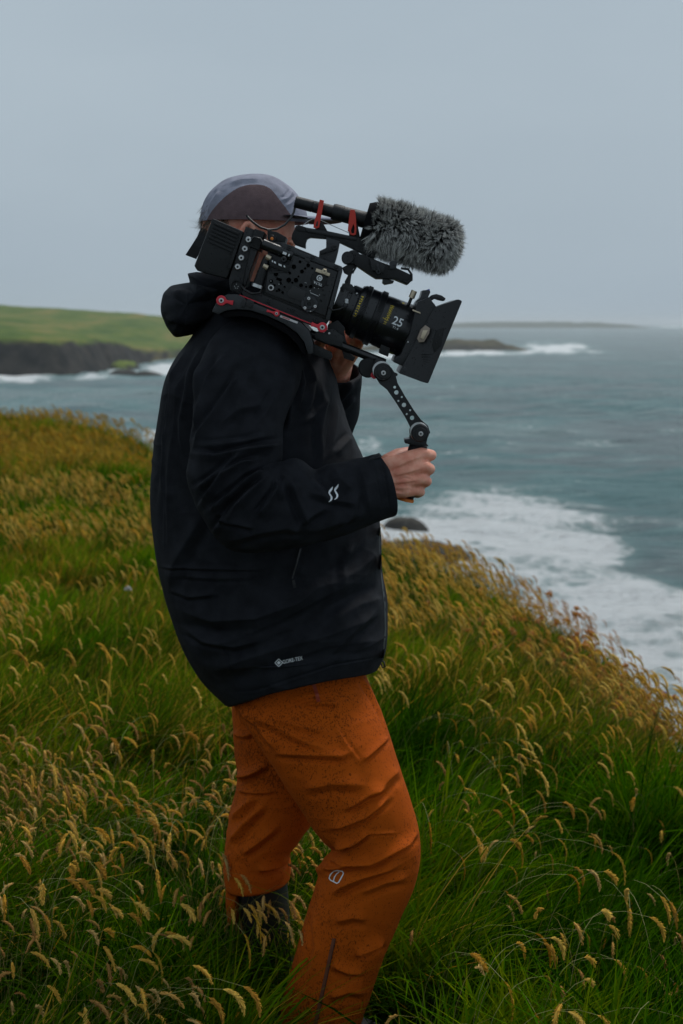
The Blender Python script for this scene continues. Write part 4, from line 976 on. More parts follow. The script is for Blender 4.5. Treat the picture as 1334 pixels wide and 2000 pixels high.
# cuff tab
ct = [(716, 897), (722, 892), (740, 886), (745, 892), (738, 899), (722, 903)]
puff_mesh('cuff_tab', [(712, 898), (730, 889), (741, 885), (746, 891), (730, 899), (716, 903)], 2.535, .022, M['strap'], jacket, (), .2, (.0006, 60))
tube('hem_cord', [W(743, 1288, 2.79), W(750, 1293, 2.785), W(752, 1302, 2.78), W(747, 1304, 2.78), W(744, 1296, 2.785)], .0016, M['rubber'], jacket, Matrix.Identity(4), 8)

# ================================================================== THE VIDEO CAMERA
TH = R(22.5); YC = 2.62
CO = W(600, 540, YC)
rig = empty('video_camera', CO, (0, TH, 0))
tag(rig, 'black shoulder video camera rig with furry microphone and matte box', 'video camera')
_ct, _st = math.cos(TH), math.sin(TH)
def c(px, py, dy=0.0):                       # measured place -> rig frame (along the lens, up)
    P = W(px, py, YC + dy) - CO
    return (P[0] * _ct - P[2] * _st, P[0] * _st + P[2] * _ct)
def c3(px, py, dy=0.0):
    u, v = c(px, py, dy); return np.array((u, dy, v))
def prism_uv(name, uv, y0, y1, m, parent=None, bev=.0012, segs=2):
    bm = bmesh.new()
    vs = [bm.verts.new((u, y0, v)) for u, v in uv]
    f = bm.faces.new(vs)
    r = bmesh.ops.extrude_face_region(bm, geom=[f])
    bmesh.ops.translate(bm, vec=(0, y1 - y0, 0), verts=[g for g in r['geom'] if isinstance(g, bmesh.types.BMVert)])
    bmesh.ops.recalc_face_normals(bm, faces=bm.faces)
    if bev: bmesh.ops.bevel(bm, geom=list(bm.edges), offset=bev, segments=segs, profile=.7, affect='EDGES', clamp_overlap=True)
    me = bpy.data.meshes.new(name); bm.to_mesh(me); bm.free()
    o = link(name, me, m, parent or rig); auto_smooth(o, 40)
    return o
def prism(name, pts, y0, y1, m, parent=None, bev=.0012):
    return prism_uv(name, [c(x, y, y0) for x, y in pts], y0, y1, m, parent, bev)
def lathe(name, prof, org, axis, m, parent=None, segs=48, sharp=35):      # prof (along, radius)
    org = np.asarray(org, float); axis = np.asarray(axis, float); axis /= np.linalg.norm(axis)
    a = np.cross(axis, (0, 0, 1) if abs(axis[2]) < .9 else (1, 0, 0)); a /= np.linalg.norm(a); b = np.cross(axis, a)
    ph = np.linspace(0, 2 * np.pi, segs, endpoint=False); rg = np.cos(ph)[:, None] * a + np.sin(ph)[:, None] * b
    V = np.concatenate([org + axis * t + rg * max(r, 1e-5) for t, r in prof])
    F = [tuple(f) for f in grid_faces(len(prof), segs)] + [tuple(range(segs - 1, -1, -1)), tuple(range(len(V) - segs, len(V)))]
    o = mk(name, V, F, m, parent or rig); 
    bm = bmesh.new(); bm.from_mesh(o.data); bmesh.ops.recalc_face_normals(bm, faces=bm.faces); bm.to_mesh(o.data); bm.free()
    auto_smooth(o, sharp); return o
def disc(name, px, py, r, y0, y1, m, parent=None, bev=.0008, segs=32, hole=0.0):
    p = c3(px, py, y0); L = y1 - y0
    if hole: prof = [(0, hole), (0, r - bev), (bev, r), (L, r), (L, hole), (0, hole)]
    else: prof = [(0, 0), (0, r - bev), (bev, r), (L, r), (L, 0)]
    if hole:
        org = p; ph = np.linspace(0, 2 * np.pi, segs, endpoint=False)
        V = np.concatenate([np.stack([p[0] + rr * np.cos(ph), np.full(segs, p[1] + t), p[2] + rr * np.sin(ph)], -1) for t, rr in prof[:-1]])
        F = [tuple(f) for f in grid_faces(len(prof) - 1, segs)] + [((len(prof) - 2) * segs + j, (len(prof) - 2) * segs + (j + 1) % segs, (j + 1) % segs, j) for j in range(segs)]
        o = mk(name, V, F, m, parent or rig)
        bm = bmesh.new(); bm.from_mesh(o.data); bmesh.ops.recalc_face_normals(bm, faces=bm.faces); bm.to_mesh(o.data); bm.free(); auto_smooth(o, 35); return o
    return lathe(name, prof, p, (0, 1, 0), m, parent, segs)
PXM = YC / FPX                               # metres per photograph pixel at the rig
NEAR = -.062                                 # near wall of the camera body

# ---- battery
bat = prism('battery', [(415, 426), (476, 452), (443, 544), (385, 529), (379, 519)], -.056, .056, M['black_plastic'], None, .004)
A, B = np.array((417, 431.)), np.array((472, 454.)); dn = np.array((-.36, .93))
for k in range(6):
    p = A + dn * (3 + 7.2 * k) + (3, 0); q_ = B + dn * (3 + 7.2 * k) - (3, 1.5)
    prism('rib', [tuple(p), tuple(q_), tuple(q_ + dn * 4.4), tuple(p + dn * 4.4)], -.0595, -.054, M['black_plastic'], bat, .0008)
prism('latch', [(457, 486), (463, 488), (450, 526), (444, 524)], -.060, -.05, M['black_plastic'], bat)
# ---- rear power plate with its sockets
plate = prism('rear_plate', [(480, 442), (496, 448), (489, 478), (470, 575), (449, 566), (447, 545)], -.050, .05, M['black_metal'])
prism('rear_block', [(497, 446), (517, 453), (506, 489), (487, 481)], -.054, .05, M['black_plastic'], plate, .002)
prism('rear_panel', [(487, 482), (503, 488), (478, 560), (469, 540)], -.046, .04, M['black_metal'], plate)
for x, y in ((485, 468), (478, 486), (471, 503.5), (464, 521)):
    s_ = disc('video_socket', x, y, .0050, -.066, -.05, M['silver'], plate); disc('socket_core', x, y, .0024, -.0665, -.06, M['black_plastic'], s_); disc('socket_flange', x, y, .0056, -.055, -.048, M['silver'], s_)
x_ = disc('power_socket', 461.5, 558, .0105, -.060, -.04, M['black_plastic'], plate, hole=.0085); disc('socket_floor', 461.5, 558, .0086, -.052, -.04, M['black_metal'], x_)
for dx, dy in ((-3.5, 1), (3.5, 1.5), (-2, 4.5), (1.8, 5), (0, -3)): disc('pin', 461.5 + dx, 558 + dy, .0008, -.056, -.05, M['silver'], x_, .0002, 10)
# ---- camera body
body_c = prism('camera_body', [(521, 469), (552, 473), (669, 521), (641, 627), (512, 575), (514, 541), (523, 505)], -.052, .052, M['black_metal'], None, .003)
prism('cage_rail', [(550, 472.5), (576, 482), (582, 490), (606, 499.5), (612, 500), (668, 521), (665, 531), (572, 496), (549, 486)], -.060, .06, M['grey_metal'], body_c)
prism('cage_panel', [(573, 498), (659, 531), (635, 617), (518, 571), (523, 532), (560, 530)], NEAR, -.045, M['cage'], body_c, .0015)
prism('front_plate', [(661, 530), (669, 526), (643, 627), (636, 624)], -.064, .06, M['grey_metal'], body_c)
for x, y in ((565, 482), (611, 502), (657, 521)): disc('bolt', x, y, .0038, -.0625, -.05, M['black_metal'], body_c, hole=.0018)
hl = [(574, 521, 5), (590, 530, 4.2), (602, 518, 4), (564, 547, 5.4), (578, 547, 5), (539, 535, 5), (530, 549, 4), (588, 557, 4.2), (607, 560, 4), (566, 533, 3), (545, 566, 3.4), (552, 571, 2.8), (586, 511, 3), (596, 524, 2.6), (548, 553, 3), (536, 557, 2.6), (541, 568, 2.4), (610, 524, 2.6), (598, 560, 2.4), (571, 552, 2.4), (583, 540, 2.2), (556, 560, 2.4)]
for x, y, r in hl:
    h_ = disc('threaded_hole', x, y, r * PXM, NEAR - .0010, NEAR + .004, M['cage'], body_c, .0005, 20, hole=r * PXM * .84); disc('hole_bottom', x, y, r * PXM * .85, NEAR - .0004, NEAR + .002, M['void'], h_, .0001, 16)
prism('recess', [(561, 572), (572, 558), (598, 570), (591, 590), (563, 580)], NEAR - .0012, NEAR + .002, M['rubber'], body_c, .0005)
disc('mount_ring', 529, 562, .0055, NEAR - .004, NEAR + .003, M['silver'], body_c, .0008, 28, hole=.0032)
rp = disc('rosette_plate', 604, 594, .0150, NEAR - .0035, NEAR + .003, M['grey_metal'], body_c, .001, 40, hole=.004)
disc('rosette_ring', 604, 594, .0100, NEAR - .005, NEAR + .003, M['black_metal'], rp, .001, 32, hole=.006)
for x, y in ((603, 583), (615.5, 598.5), (595.5, 601.5)): disc('screw', x, y, .0029, NEAR - .006, NEAR, M['silver'], rp, .0005, 18, hole=.0009)
disc('screw', 606.5, 608, .0012, NEAR - .004, NEAR, M['silver'], rp, .0003, 10)
cl = prism('cable_clamp', [(618, 524), (645, 534), (643, 540), (616, 530)], NEAR - .006, NEAR, M['gold'], body_c, .0006)
disc('clamp_knob', 633.5, 530, .0052, NEAR - .009, NEAR - .002, M['gold'], cl, .0006, 6, hole=.002)
badge = disc('cage_badge', 623, 546, .0148, NEAR - .003, NEAR + .002, M['black_plastic'], body_c, .001, 48)
e_ = disc('emblem', 624, 543, .0052, NEAR - .0036, NEAR, M['white_paint'], badge, .0002, 32, hole=.0034)
disc('emblem_core', 624.5, 543.5, .0022, NEAR - .0036, NEAR, M['white_paint'], badge, .0002, 24, hole=.0006)
def flat_text(name, txt, px, py, size, y, m, parent, ang=0.0, sx=1.0, bold=.01):
    pts, fs = text_polys(txt, 0, 0, size, ang, sx, bold)
    u, v = c(px, py, y)
    return mk(name, [(u + a, y, v - b) for a, b in pts], fs, m, parent, False)
flat_text('lettering', 'TILTA', 621, 553.6, .0062, NEAR - .0034, M['white_paint'], badge, math.pi)
flat_text('panel_lettering', '---', 597, 552, .004, NEAR - .0004, M['white_paint'], body_c, 0)
for a_, b_ in (((606, 571), (622, 578)),): prism('panel_mark', [a_, b_, (b_[0], b_[1] + .9), (a_[0], a_[1] + .9)], NEAR - .0006, NEAR, M['white_paint'], body_c, 0)
for x, y in ((606, 568), (614, 562), (622, 563), (624, 576), (545, 555), (529, 549)): disc('screw', x, y, .0009, NEAR - .001, NEAR, M['silver'], body_c, .0002, 8)
# cylinder grip and cable cluster at the rear of the body
p0, p1 = c3(512, 476, -.056), c3(571, 500, -.056)
g_ = lathe('side_grip', [(0, 0), (0, .0085), (.001, .0096), (np.linalg.norm(p1 - p0) * .66, .0096), (np.linalg.norm(p1 - p0) * .67, .0086), (np.linalg.norm(p1 - p0), .0086), (np.linalg.norm(p1 - p0), 0)], p0, p1 - p0, M['lens_black'], body_c)
for t in (.72, .76, .80, .90):
    p = p0 + (p1 - p0) * t; mk('grip_mark', [(p[0] + a * .0012, p[1] - .0094, p[2] + b * .0022 - .001) for a, b in ((-1, -1), (1, -1), (1, 1), (-1, 1))], [(0, 1, 2, 3)], M['white_paint'], g_, False)
prism('switch_block', [(523, 502), (566, 519), (561, 533), (528, 520)], -.066, -.05, M['black_plastic'], body_c)
for x, y, w in ((532, 510, 2), (537, 512, 4), (547, 516.5, 6), (555.5, 520, 3)): prism('switch_mark', [(x - w / 2, y - 2), (x + w / 2, y - 2 + w * .4), (x + w / 2, y + 1.5 + w * .4), (x - w / 2, y + 1.5)], -.0675, -.065, M['white_paint'], body_c, 0)
disc('dial', 554, 506.5, .0052, -.072, -.06, M['black_metal'], body_c, hole=.0018)
p0, p1 = c3(522, 500, -.058), c3(503, 558, -.058); d_ = p1 - p0; L_ = np.linalg.norm(d_)
cab = lathe('cable_plug', [(0, 0), (0, .0050), (.010, .0068), (L_ * .85, .0090), (L_, .0090), (L_, 0)], p0, d_, M['black_plastic'])
lathe('plug_ring', [(L_ * .96, .0), (L_ * .96, .0108), (L_ * 1.06, .0108), (L_ * 1.06, 0)], p0, d_, M['silver'], cab)
for x, y in ((524, 503), (518.5, 521)):
    p = c3(x, y, -.062); lathe('plug_collar', [(-.0045, 0), (-.0045, .0048), (.0045, .0048), (.0045, 0)], p, (1, 0, -.1), M['gold'], cab)
disc('record_lamp', 531, 466, .0068, -.056, -.04, M['black_plastic'], body_c, hole=.003); disc('record_button', 531, 466, .0028, -.058, -.05, M['orange_plastic'], body_c)
prism('top_block', [(522, 449), (541, 453), (559, 463), (556, 474), (523, 468)], -.05, .03, M['black_plastic'])
# ---- base plate, red rail, quick-release levers
base_p = prism('base_plate', [(470, 568), (512, 573), (642, 626), (630, 643), (560, 617), (500, 594), (478, 583)], -.05, .05, M['black_metal'])
prism('base_rail', [(495, 584), (626, 637), (624, 643), (492, 590)], -.060, .06, M['black_metal'], base_p)
prism('red_rail', [(468, 575.2), (611, 632.8), (610.4, 634.6), (467.4, 577)], -.0635, -.055, M['red'], base_p, .0002)
for x, y in ((523, 588), (571, 605.5), (616, 626)): disc('bolt', x, y, .0032, -.058, -.045, M['grey_metal'], base_p, hole=.0014)
def lever(x, y, r, tx, ty, y0):
    lv = disc('red_lever', x, y, r, y0, y0 + .008, M['red'], base_p, .001, 32, hole=r * .45)
    dx, dy = tx - x, ty - y; l = math.hypot(dx, dy); nx, ny = -dy / l, dx / l; rp_ = r / PXM
    a0 = .75 * rp_
    prism('lever_arm', [(x + dx / l * a0 + nx * rp_ * .55, y + dy / l * a0 + ny * rp_ * .55), (x + dx * .55 + nx * rp_ * .28, y + dy * .55 + ny * rp_ * .28), (tx + nx * rp_ * .5, ty + ny * rp_ * .5), (tx - nx * rp_ * .5, ty - ny * rp_ * .5), (x + dx * .55 - nx * rp_ * .28, y + dy * .55 - ny * rp_ * .28), (x + dx / l * a0 - nx * rp_ * .55, y + dy / l * a0 - ny * rp_ * .55)], y0 + .001, y0 + .0075, M['red'], lv, .0006)
    disc('lever_bolt', x, y, r * .5, y0 - .001, y0 + .007, M['silver'], lv, .0006, 24, hole=r * .25)
lever(432, 587, .0090, 455, 591.5, -.078); lever(540, 612.5, .0052, 521, 606.5, -.078); lever(629.5, 639.5, .0090, 608, 633, -.078)
st = prism('sticker', [(548, 615.5), (582, 628.5), (580.5, 632.3), (546.5, 619.3)], -.0740, -.0715, M['sticker'], base_p, 0)
prism('sticker_print', [(552, 618), (566, 623.4), (565.4, 625), (551.4, 619.6)], -.0748, -.0735, M['sticker_red'], st, 0)
# ---- shoulder pad
pad = prism('shoulder_pad', [(414, 609), (418, 599), (424, 589), (434, 579), (446, 574.5), (463, 574.5), (474, 579), (482, 587), (500, 594), (545, 612), (588, 630), (604, 645), (611, 668), (612, 690), (602, 692), (594, 668), (580, 650), (556, 633), (520, 616), (488, 606), (462, 604), (440, 607), (428, 614)], -.070, .05, M['grey_metal'], None, .002)
prism('pad_foam', [(428, 616), (440, 609), (462, 606), (488, 608), (520, 618), (556, 635), (580, 652), (592, 668), (601, 694), (590, 690), (580, 672), (562, 654), (530, 635), (500, 622), (466, 617), (442, 620)], -.064, .055, M['foam_black'], pad, .003)
for x0, x1 in ((474, 481), (484, 497)): prism('pad_rib', [(x0, 583), (x1, 589), (x1 - 5, 602), (x0 - 5, 598)], -.0735, -.066, M['black_metal'], pad, .001)
# ---- rods and lens support
for dy in (-.030, .030):
    p0, p1 = c3(605, 651, dy), c3(752, 709, dy); L_ = np.linalg.norm(p1 - p0)
    lathe('rod', [(0, 0), (0, .0070), (.001, .0075), (L_ - .001, .0075), (L_, .007), (L_, 0)], p0, p1 - p0, M['lens_black'])
prism('rod_clamp', [(617, 648), (650, 642), (672, 658), (668, 678), (640, 672), (614, 660)], -.042, .042, M['black_metal'])
prism('rod_bracket', [(640, 634), (660, 625), (674, 640), (668, 662), (640, 652)], -.036, .036, M['black_plastic'])
prism('clamp_lever', [(606, 676), (611, 671), (648, 688), (650, 697), (646, 704), (612, 692), (606, 684)], -.050, -.036, M['black_plastic'])
for x, y in ((632, 648), (643, 651)): disc('screw', x, y, .0022, -.045, -.04, M['silver'], None, .0004, 12)
prism('lens_support', [(655, 628), (668, 632), (682, 690), (694, 698), (690, 706), (672, 700), (660, 660)], -.028, .028, M['black_plastic'])
# ---- lens
ax0 = c3(657, 589.5, 0); AXL = np.array((1.0, 0, 0))
def at_u(p): return p * PXM
lens_prof = [(at_u(-2), 0), (at_u(-2), .036), (at_u(6), .036), (at_u(6), .0400), (at_u(15), .0400), (at_u(16), .0375), (at_u(22), .0375), (at_u(23), .0415), (at_u(36), .0415), (at_u(38), .0455), (at_u(44), .0485), (at_u(47), .0488), (at_u(57), .0488), (at_u(58), .0478), (at_u(74), .0482), (at_u(76), .0500),
             (at_u(88), .0500), (at_u(89), .0470), (at_u(100), .0478), (at_u(138), .0490), (at_u(142), .0480), (at_u(150), .0480), (at_u(150), 0)]
lens = lathe('lens', lens_prof, ax0, AXL, M['lens_black'], None, 96, 25)
def gear(name, pa, pb, r0, r1, teeth):
    u0, u1 = at_u(pa), at_u(pb); V, F = [], []
    n = teeth * 4
    for u in (u0, u1):
        for rr in (1, 0):
            for i in range(n):
                r = (r1 if (i % 4) in (1, 2) else r0) if rr else r0 - .004
                a = 2 * np.pi * (i + .15 * ((i % 4) in (0, 3))) / n
                V.append(ax0 + np.array((u, r * np.cos(a), r * np.sin(a))))
    for i in range(n):
        j = (i + 1) % n
        F += [(i, j, 2 * n + j, 2 * n + i), (n + i, i, 2 * n + i, 3 * n + i)][:1] + [(n + j, n + i, i, j)[::-1], (3 * n + i, 3 * n + j, 2 * n + j, 2 * n + i)[::-1]]
    o = mk(name, V, F, M['lens_black'], lens, False)
    bm = bmesh.new(); bm.from_mesh(o.data); bmesh.ops.recalc_face_normals(bm, faces=bm.faces); bm.to_mesh(o.data); bm.free()
gear('iris_gear', 48, 56.5, .0486, .0504, 110); gear('focus_gear', 77, 87.5, .0498, .0518, 120)
def on_barrel(u, b, r):                      # u along, b height against the axis, near side
    return ax0 + np.array((u, -math.sqrt(max(r * r - b * b, 1e-8)), b))
def barrel_text(name, txt, px, py, size, r, m, ang=0.0, sx=1.0, bold=.0):
    pts, fs = text_polys(txt, 0, 0, size, ang, sx, bold)
    u, v = c(px, py, -r); v0 = v - ax0[2]; u0 = u - ax0[0]; a0 = math.asin(max(-1, min(1, v0 / r)))
    V = []
    for a, b in pts:
        an = a0 - b / r
        V.append(ax0 + np.array((u0 + a, -(r + .0003) * math.cos(an), (r + .0003) * math.sin(an))))
    return mk(name, V, fs, m, lens, False)
barrel_text('focal_length', '25', 777, 629.0, .0215, .0492, M['white_paint'], 0, .92, .012)
barrel_text('aperture_mark', 'T1.4', 772, 640.8, .0062, .0490, M['white_paint'])
barrel_text('focus_scale', '1.5 2 3 4 5 6 8 10 2', 759, 614, .0062, .0488, M['yellow_paint'], -math.pi / 2, .80, .02)
barrel_text('focus_scale', '. 7 9 1 1 1 1 3 5', 763, 612, .0048, .0488, M['yellow_paint'], -math.pi / 2, 1.1, .02)
barrel_text('aperture_scale', '1.4 2 2.8 4 5.6 8', 701, 598, .0066, .0490, M['yellow_paint'], -math.pi / 2, .95, .02)
barrel_text('focus_index', '|', 751, 622, .006, .0490, M['yellow_paint'], math.pi / 2, 1, .03)
barrel_text('serial_mark', '8', 789, 592, .0085, .0498, M['yellow_paint'], 0, 1, .03)
barrel_text('mount_mark', '##', 677.5, 588, .0085, .0418, M['white_paint'], 1.2, .8, .03)
barrel_text('index_mark', 'V', 681.5, 645, .0078, .0420, M['white_paint'], 0, 1, .05)
disc('mount_screw', 697, 573, .0016, -.036, -.030, M['silver'], lens, .0003, 12)
# ---- matte box
mb = prism('matte_box_stage', [(815, 590), (838, 580), (853, 600), (852, 640), (808, 716), (786, 715), (768, 707), (773, 696), (782, 694), (800, 652)], -.066, .066, M['black_metal'], None, .002)
def hood_box():
    y0, y1 = .070, .088
    rear = [c(848, 601, -y0), c(779, 729, -y0)]; front = [c(903, 588, -y1), c(836.5, 749, -y1)]
    rt, rb = rear; ft, fb = front; t = .0022
    lip0 = (c(889, 583, -y1), c(818, 747, -y1))
    def loop(top, bot, hy, ins): return [(top[0], -hy + ins, top[1] - ins), (top[0], hy - ins, top[1] - ins), (bot[0], hy - ins, bot[1] + ins), (bot[0], -hy + ins, bot[1] + ins)]
    L_ = [loop(rt, rb, y0, .02), loop(rt, rb, y0, 0), loop(((ft[0] * .80 + rt[0] * .2), ft[1] * .8 + rt[1] * .2 + .006), (fb[0] * .80 + rb[0] * .2, fb[1] * .8 + rb[1] * .2 - .001), y1 * .93 + y0 * .07, 0), loop(ft, fb, y1, 0), loop(ft, fb, y1, t), loop(rt, rb, y0, .022)]
    V = [p for l in L_ for p in l]; F = []
    for i in range(len(L_) - 1):
        for j in range(4): F.append((i * 4 + j, i * 4 + (j + 1) % 4, i * 4 + 4 + (j + 1) % 4, i * 4 + 4 + j))
    F.append((20, 21, 22, 23))
    o = mk('hood_shade', V, F, M['black_metal'], mb, False)
    bm = bmesh.new(); bm.from_mesh(o.data); bmesh.ops.recalc_face_normals(bm, faces=bm.faces)
    bmesh.ops.bevel(bm, geom=list(bm.edges), offset=.0015, segments=2, affect='EDGES', clamp_overlap=True); bm.to_mesh(o.data); bm.free(); auto_smooth(o, 40)
    return o
hb = hood_box()
bd = prism('side_badge', [(831, 635), (840, 641), (838, 652), (828, 668), (818, 669), (815, 661), (822, 644)], -.0865, -.060, M['tan_badge'], mb, .0012)
prism('badge_ridge', [(826, 645), (836, 645), (827, 663), (821, 660)], -.0885, -.08, M['gold'], bd, .0008)
prism('hood_latch', [(852, 646), (866, 640), (862, 676), (848, 688), (844, 674)], -.088, -.074, M['black_plastic'], mb, .001)
for x, y in ((858, 655), (856, 661), (853, 670)): disc('bolt', x, y, .0014, -.0895, -.085, M['rubber'], mb, .0003, 10)
prism('top_clamp', [(813, 588), (821, 581), (825, 567), (838, 566), (841, 570), (836, 582), (850, 595), (846, 606), (808, 602)], -.030, .03, M['grey_metal'], mb, .0015)
prism('blue_tab', [(833, 566), (839, 564), (840, 569), (834, 570)], -.01, .01, M['blue_plastic'], mb, .0005)
kn = c3(803, 583, -.02); lathe('clamp_knob', [(0, 0), (0, .0055), (.014, .0055), (.014, 0)], kn + np.array((0, 0, .001)), (0, 0, 1), M['gold'], mb, 20); lathe('knob_stem', [(-.012, 0), (-.012, .003), (.002, .003), (.002, 0)], kn, (0, 0, 1), M['black_metal'], mb, 12)
prism('flag_handle', [(838, 582), (844, 576), (852, 574), (863, 577), (871, 583), (868, 588), (858, 586), (850, 583), (842, 588)], -.02, .02, M['rubber'], mb, .002)
prism('stage_pin', [(806, 604), (821, 610), (821.5, 613), (805.5, 607)], -.070, -.062, M['gold'], mb, .0004); disc('screw', 797, 668, .0014, -.068, -.06, M['silver'], mb, .0003, 10)
prism('filter_tray', [(744, 672), (762, 680), (758, 697), (741, 690)], -.03, .03, M['black_plastic'], mb)
prism('lower_clip', [(789, 716), (797, 720), (794, 729), (786, 726)], -.074, -.05, M['grey_metal'], mb)
# ---- top handle
th_ = prism('top_handle', [(576, 446), (577, 441), (584, 439.5), (598, 444), (640, 451), (697, 463), (722, 472), (736, 486), (731, 505), (712, 498), (696, 489), (664, 474), (637, 466), (606, 463.5), (600, 466), (597, 474), (597, 485), (575, 477), (569, 466), (571, 456)], -.016, .016, M['black_plastic'], None, .003)
prism('handle_grip', [(597, 444.5), (696, 463), (696, 470), (640, 461), (598, 453)], -.0195, .0195, M['black_metal'], th_, .0025)
prism('handle_block', [(576, 446), (583, 439), (597, 443.5), (596, 453), (578, 450)], -.018, .018, M['black_plastic'], th_, .002)
prism('handle_post', [(637, 463), (664, 471), (661, 488), (657, 504), (651, 522), (622, 513), (624, 490), (637, 484)], -.020, .020, M['grey_metal'], th_, .002)
prism('handle_lever', [(624, 491), (650, 478), (657, 480), (655, 489), (626, 497)], -.028, -.018, M['black_metal'], th_, .001); disc('lever_bolt', 653, 483, .0050, -.031, -.018, M['black_metal'], th_, hole=.0022)
tube('wire', [c3(590, 441, -.012), c3(601, 433, -.012), c3(611, 427.5, -.012), c3(622, 428, -.012), c3(650, 441, -.012), c3(684, 456, -.012)], .0007, M['silver'], th_, None, 8)
# ---- monitor arm below the microphone
ma = prism('monitor_arm', [(690, 492), (716, 500), (745, 512), (772, 522), (806, 538), (806, 546), (797, 556), (770, 545), (752, 544), (735, 544), (722, 536), (694, 517), (686, 508)], -.03, .03, M['black_plastic'], None, .002)
disc('arm_knob', 679, 503, .0110, -.034, .02, M['black_metal'], ma); disc('arm_wheel', 690, 502, .0125, -.028, .02, M['black_metal'], ma)
prism('arm_bracket', [(722, 505), (742, 512), (752, 520), (748, 533), (726, 528)], -.040, .03, M['black_metal'], ma); disc('arm_bolt', 739, 531, .0042, -.044, -.03, M['grey_metal'], ma, hole=.002)
prism('arm_lever', [(735, 516), (738, 515), (742, 528), (738, 530)], -.044, -.036, M['grey_metal'], ma, .0006)
prism('arm_tab', [(762, 511), (770, 508.5), (776, 512), (774, 524), (761, 526)], -.035, .0, M['grey_metal'], ma)
tube('arm_cable', [c3(783, 524, -.03), c3(797, 526, -.03), c3(804, 536, -.03), c3(804, 547, -.03), c3(796, 552, -.03), c3(788, 549, -.03)], .0022, M['rubber'], ma, None, 10)
prism('eyepiece_mount', [(748, 544), (770, 548), (768, 553), (752, 556), (747, 552)], -.02, .02, M['grey_metal'], ma)
prism('cable_post', [(668, 523), (700, 505), (706, 509), (690, 525), (686, 540), (684, 556), (676, 560), (673, 550), (680, 537), (672, 533)], -.014, .01, M['rubber'], ma, .001)
prism('mount_lock', [(664, 562), (674, 552), (688, 556), (694, 566), (690, 574), (666, 570)], -.03, .02, M['black_metal'], lens, .001)
prism('motor', [(692, 557), (712, 565), (712, 580), (690, 574)], -.022, .02, M['black_plastic'], lens, .001)
tube('thin_cable', [c3(742, 481, -.02), c3(728, 492, -.024), c3(712, 502, -.024), c3(698, 517, -.024), c3(688, 534, -.02)], .0018, M['rubber'], ma, None, 8)
# ---- microphone with its furry wind cover
p0, p1 = c3(576, 394, .0), c3(722, 432, .0); d_ = p1 - p0; L_ = np.linalg.norm(d_)
mic = lathe('microphone', [(0, 0), (0, .0095), (.001, .0105), (L_ * .235, .0108), (L_ * .24, .0100), (L_ * .25, .0106), (L_ * .50, .0112), (L_ * .50, .0135), (L_ * .53, .0150), (L_ * .64, .0150), (L_ * .645, .0142), (L_ * 1.0, .0150), (L_, 0)], p0, d_, M['black_plastic'], None, 40)
q0, q1 = c3(716, 434, .0), c3(888, 485, .0); dq = q1 - q0; LQ = np.linalg.norm(dq); dq = dq / LQ
lathe('wind_cover_collar', [(0, 0), (0, .034), (.012, .040), (.026, .042), (.026, 0)], q0 - dq * .004, dq, M['foam_black'], mic, 48)
cov = lathe('wind_cover', [(.016, 0), (.016, .038), (.05, .042), (.11, .041), (LQ - .02, .038), (LQ - .006, .030), (LQ, .016), (LQ + .001, 0)], q0, dq, M['foam_black'], mic, 48)
def fur():
    n = 38000; r = np.random.default_rng(11)
    a1 = np.cross(dq, (0, 0, 1)); a1 /= np.linalg.norm(a1); a2 = np.cross(dq, a1)
    t = r.uniform(.012, LQ + .028, n); ph = r.uniform(0, 2 * np.pi, n)
    cap_ = np.clip((t - (LQ - .016)) / .044, 0, 1)
    rad = np.interp(t, [.012, .05, .11, LQ - .02], [.040, .044, .043, .040]) * np.sqrt(np.clip(1 - cap_ ** 2, 0, 1))
    tt = np.minimum(t, LQ - .016) + cap_ * .018
    rd = np.cos(ph)[:, None] * a1 + np.sin(ph)[:, None] * a2
    root = q0 + dq * tt[:, None] + rd * rad[:, None]
    nrm = rd * np.sqrt(np.clip(1 - cap_ ** 2, 0, 1))[:, None] + dq * cap_[:, None]
    # tufts: strands lean to the tip of their tuft
    K = 4200; ci = r.integers(0, n, K); cr_ = root[ci]; cn = nrm[ci]
    k2 = cr_ * 28
    sw2 = np.stack([fbm(k2, 4, 2), fbm(k2 + 9, 5, 2), fbm(k2 + 17, 6, 2)], -1) - .5
    cd = cn * .62 + sw2 * 2.0 + r.normal(0, .22, (K, 3)) + np.array((.10, 0, -.25)); cd -= cn * np.minimum((cd * cn).sum(1) - .45, 0)[:, None]; cd /= np.linalg.norm(cd, axis=1, keepdims=True)
    ctip = cr_ + cd * r.uniform(.011, .018, K)[:, None]
    own = np.empty(n, int)
    for s0 in range(0, n, 2000): own[s0:s0 + 2000] = ((root[s0:s0 + 2000, None] - cr_[None]) ** 2).sum(-1).argmin(1)
    d = ctip[own] - root + r.normal(0, .0020, (n, 3)); 
    tl = np.linalg.norm(d, axis=1); d /= tl[:, None]
    ln = tl * r.uniform(.75, 1.08, n)
    V, F = strands(root, d, ln, .00045, np.array((0, 0, -.12)) + r.normal(0, .07, (n, 3)), 12, 4)
    o = mk('fur', V, F, M['fur'], mic)
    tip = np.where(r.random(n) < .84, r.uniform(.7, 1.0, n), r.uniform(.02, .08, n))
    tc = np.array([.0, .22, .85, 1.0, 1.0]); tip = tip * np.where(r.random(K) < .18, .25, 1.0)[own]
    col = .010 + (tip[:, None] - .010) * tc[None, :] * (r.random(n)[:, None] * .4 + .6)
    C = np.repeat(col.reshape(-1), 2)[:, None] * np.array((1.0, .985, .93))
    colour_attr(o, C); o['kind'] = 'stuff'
fur()
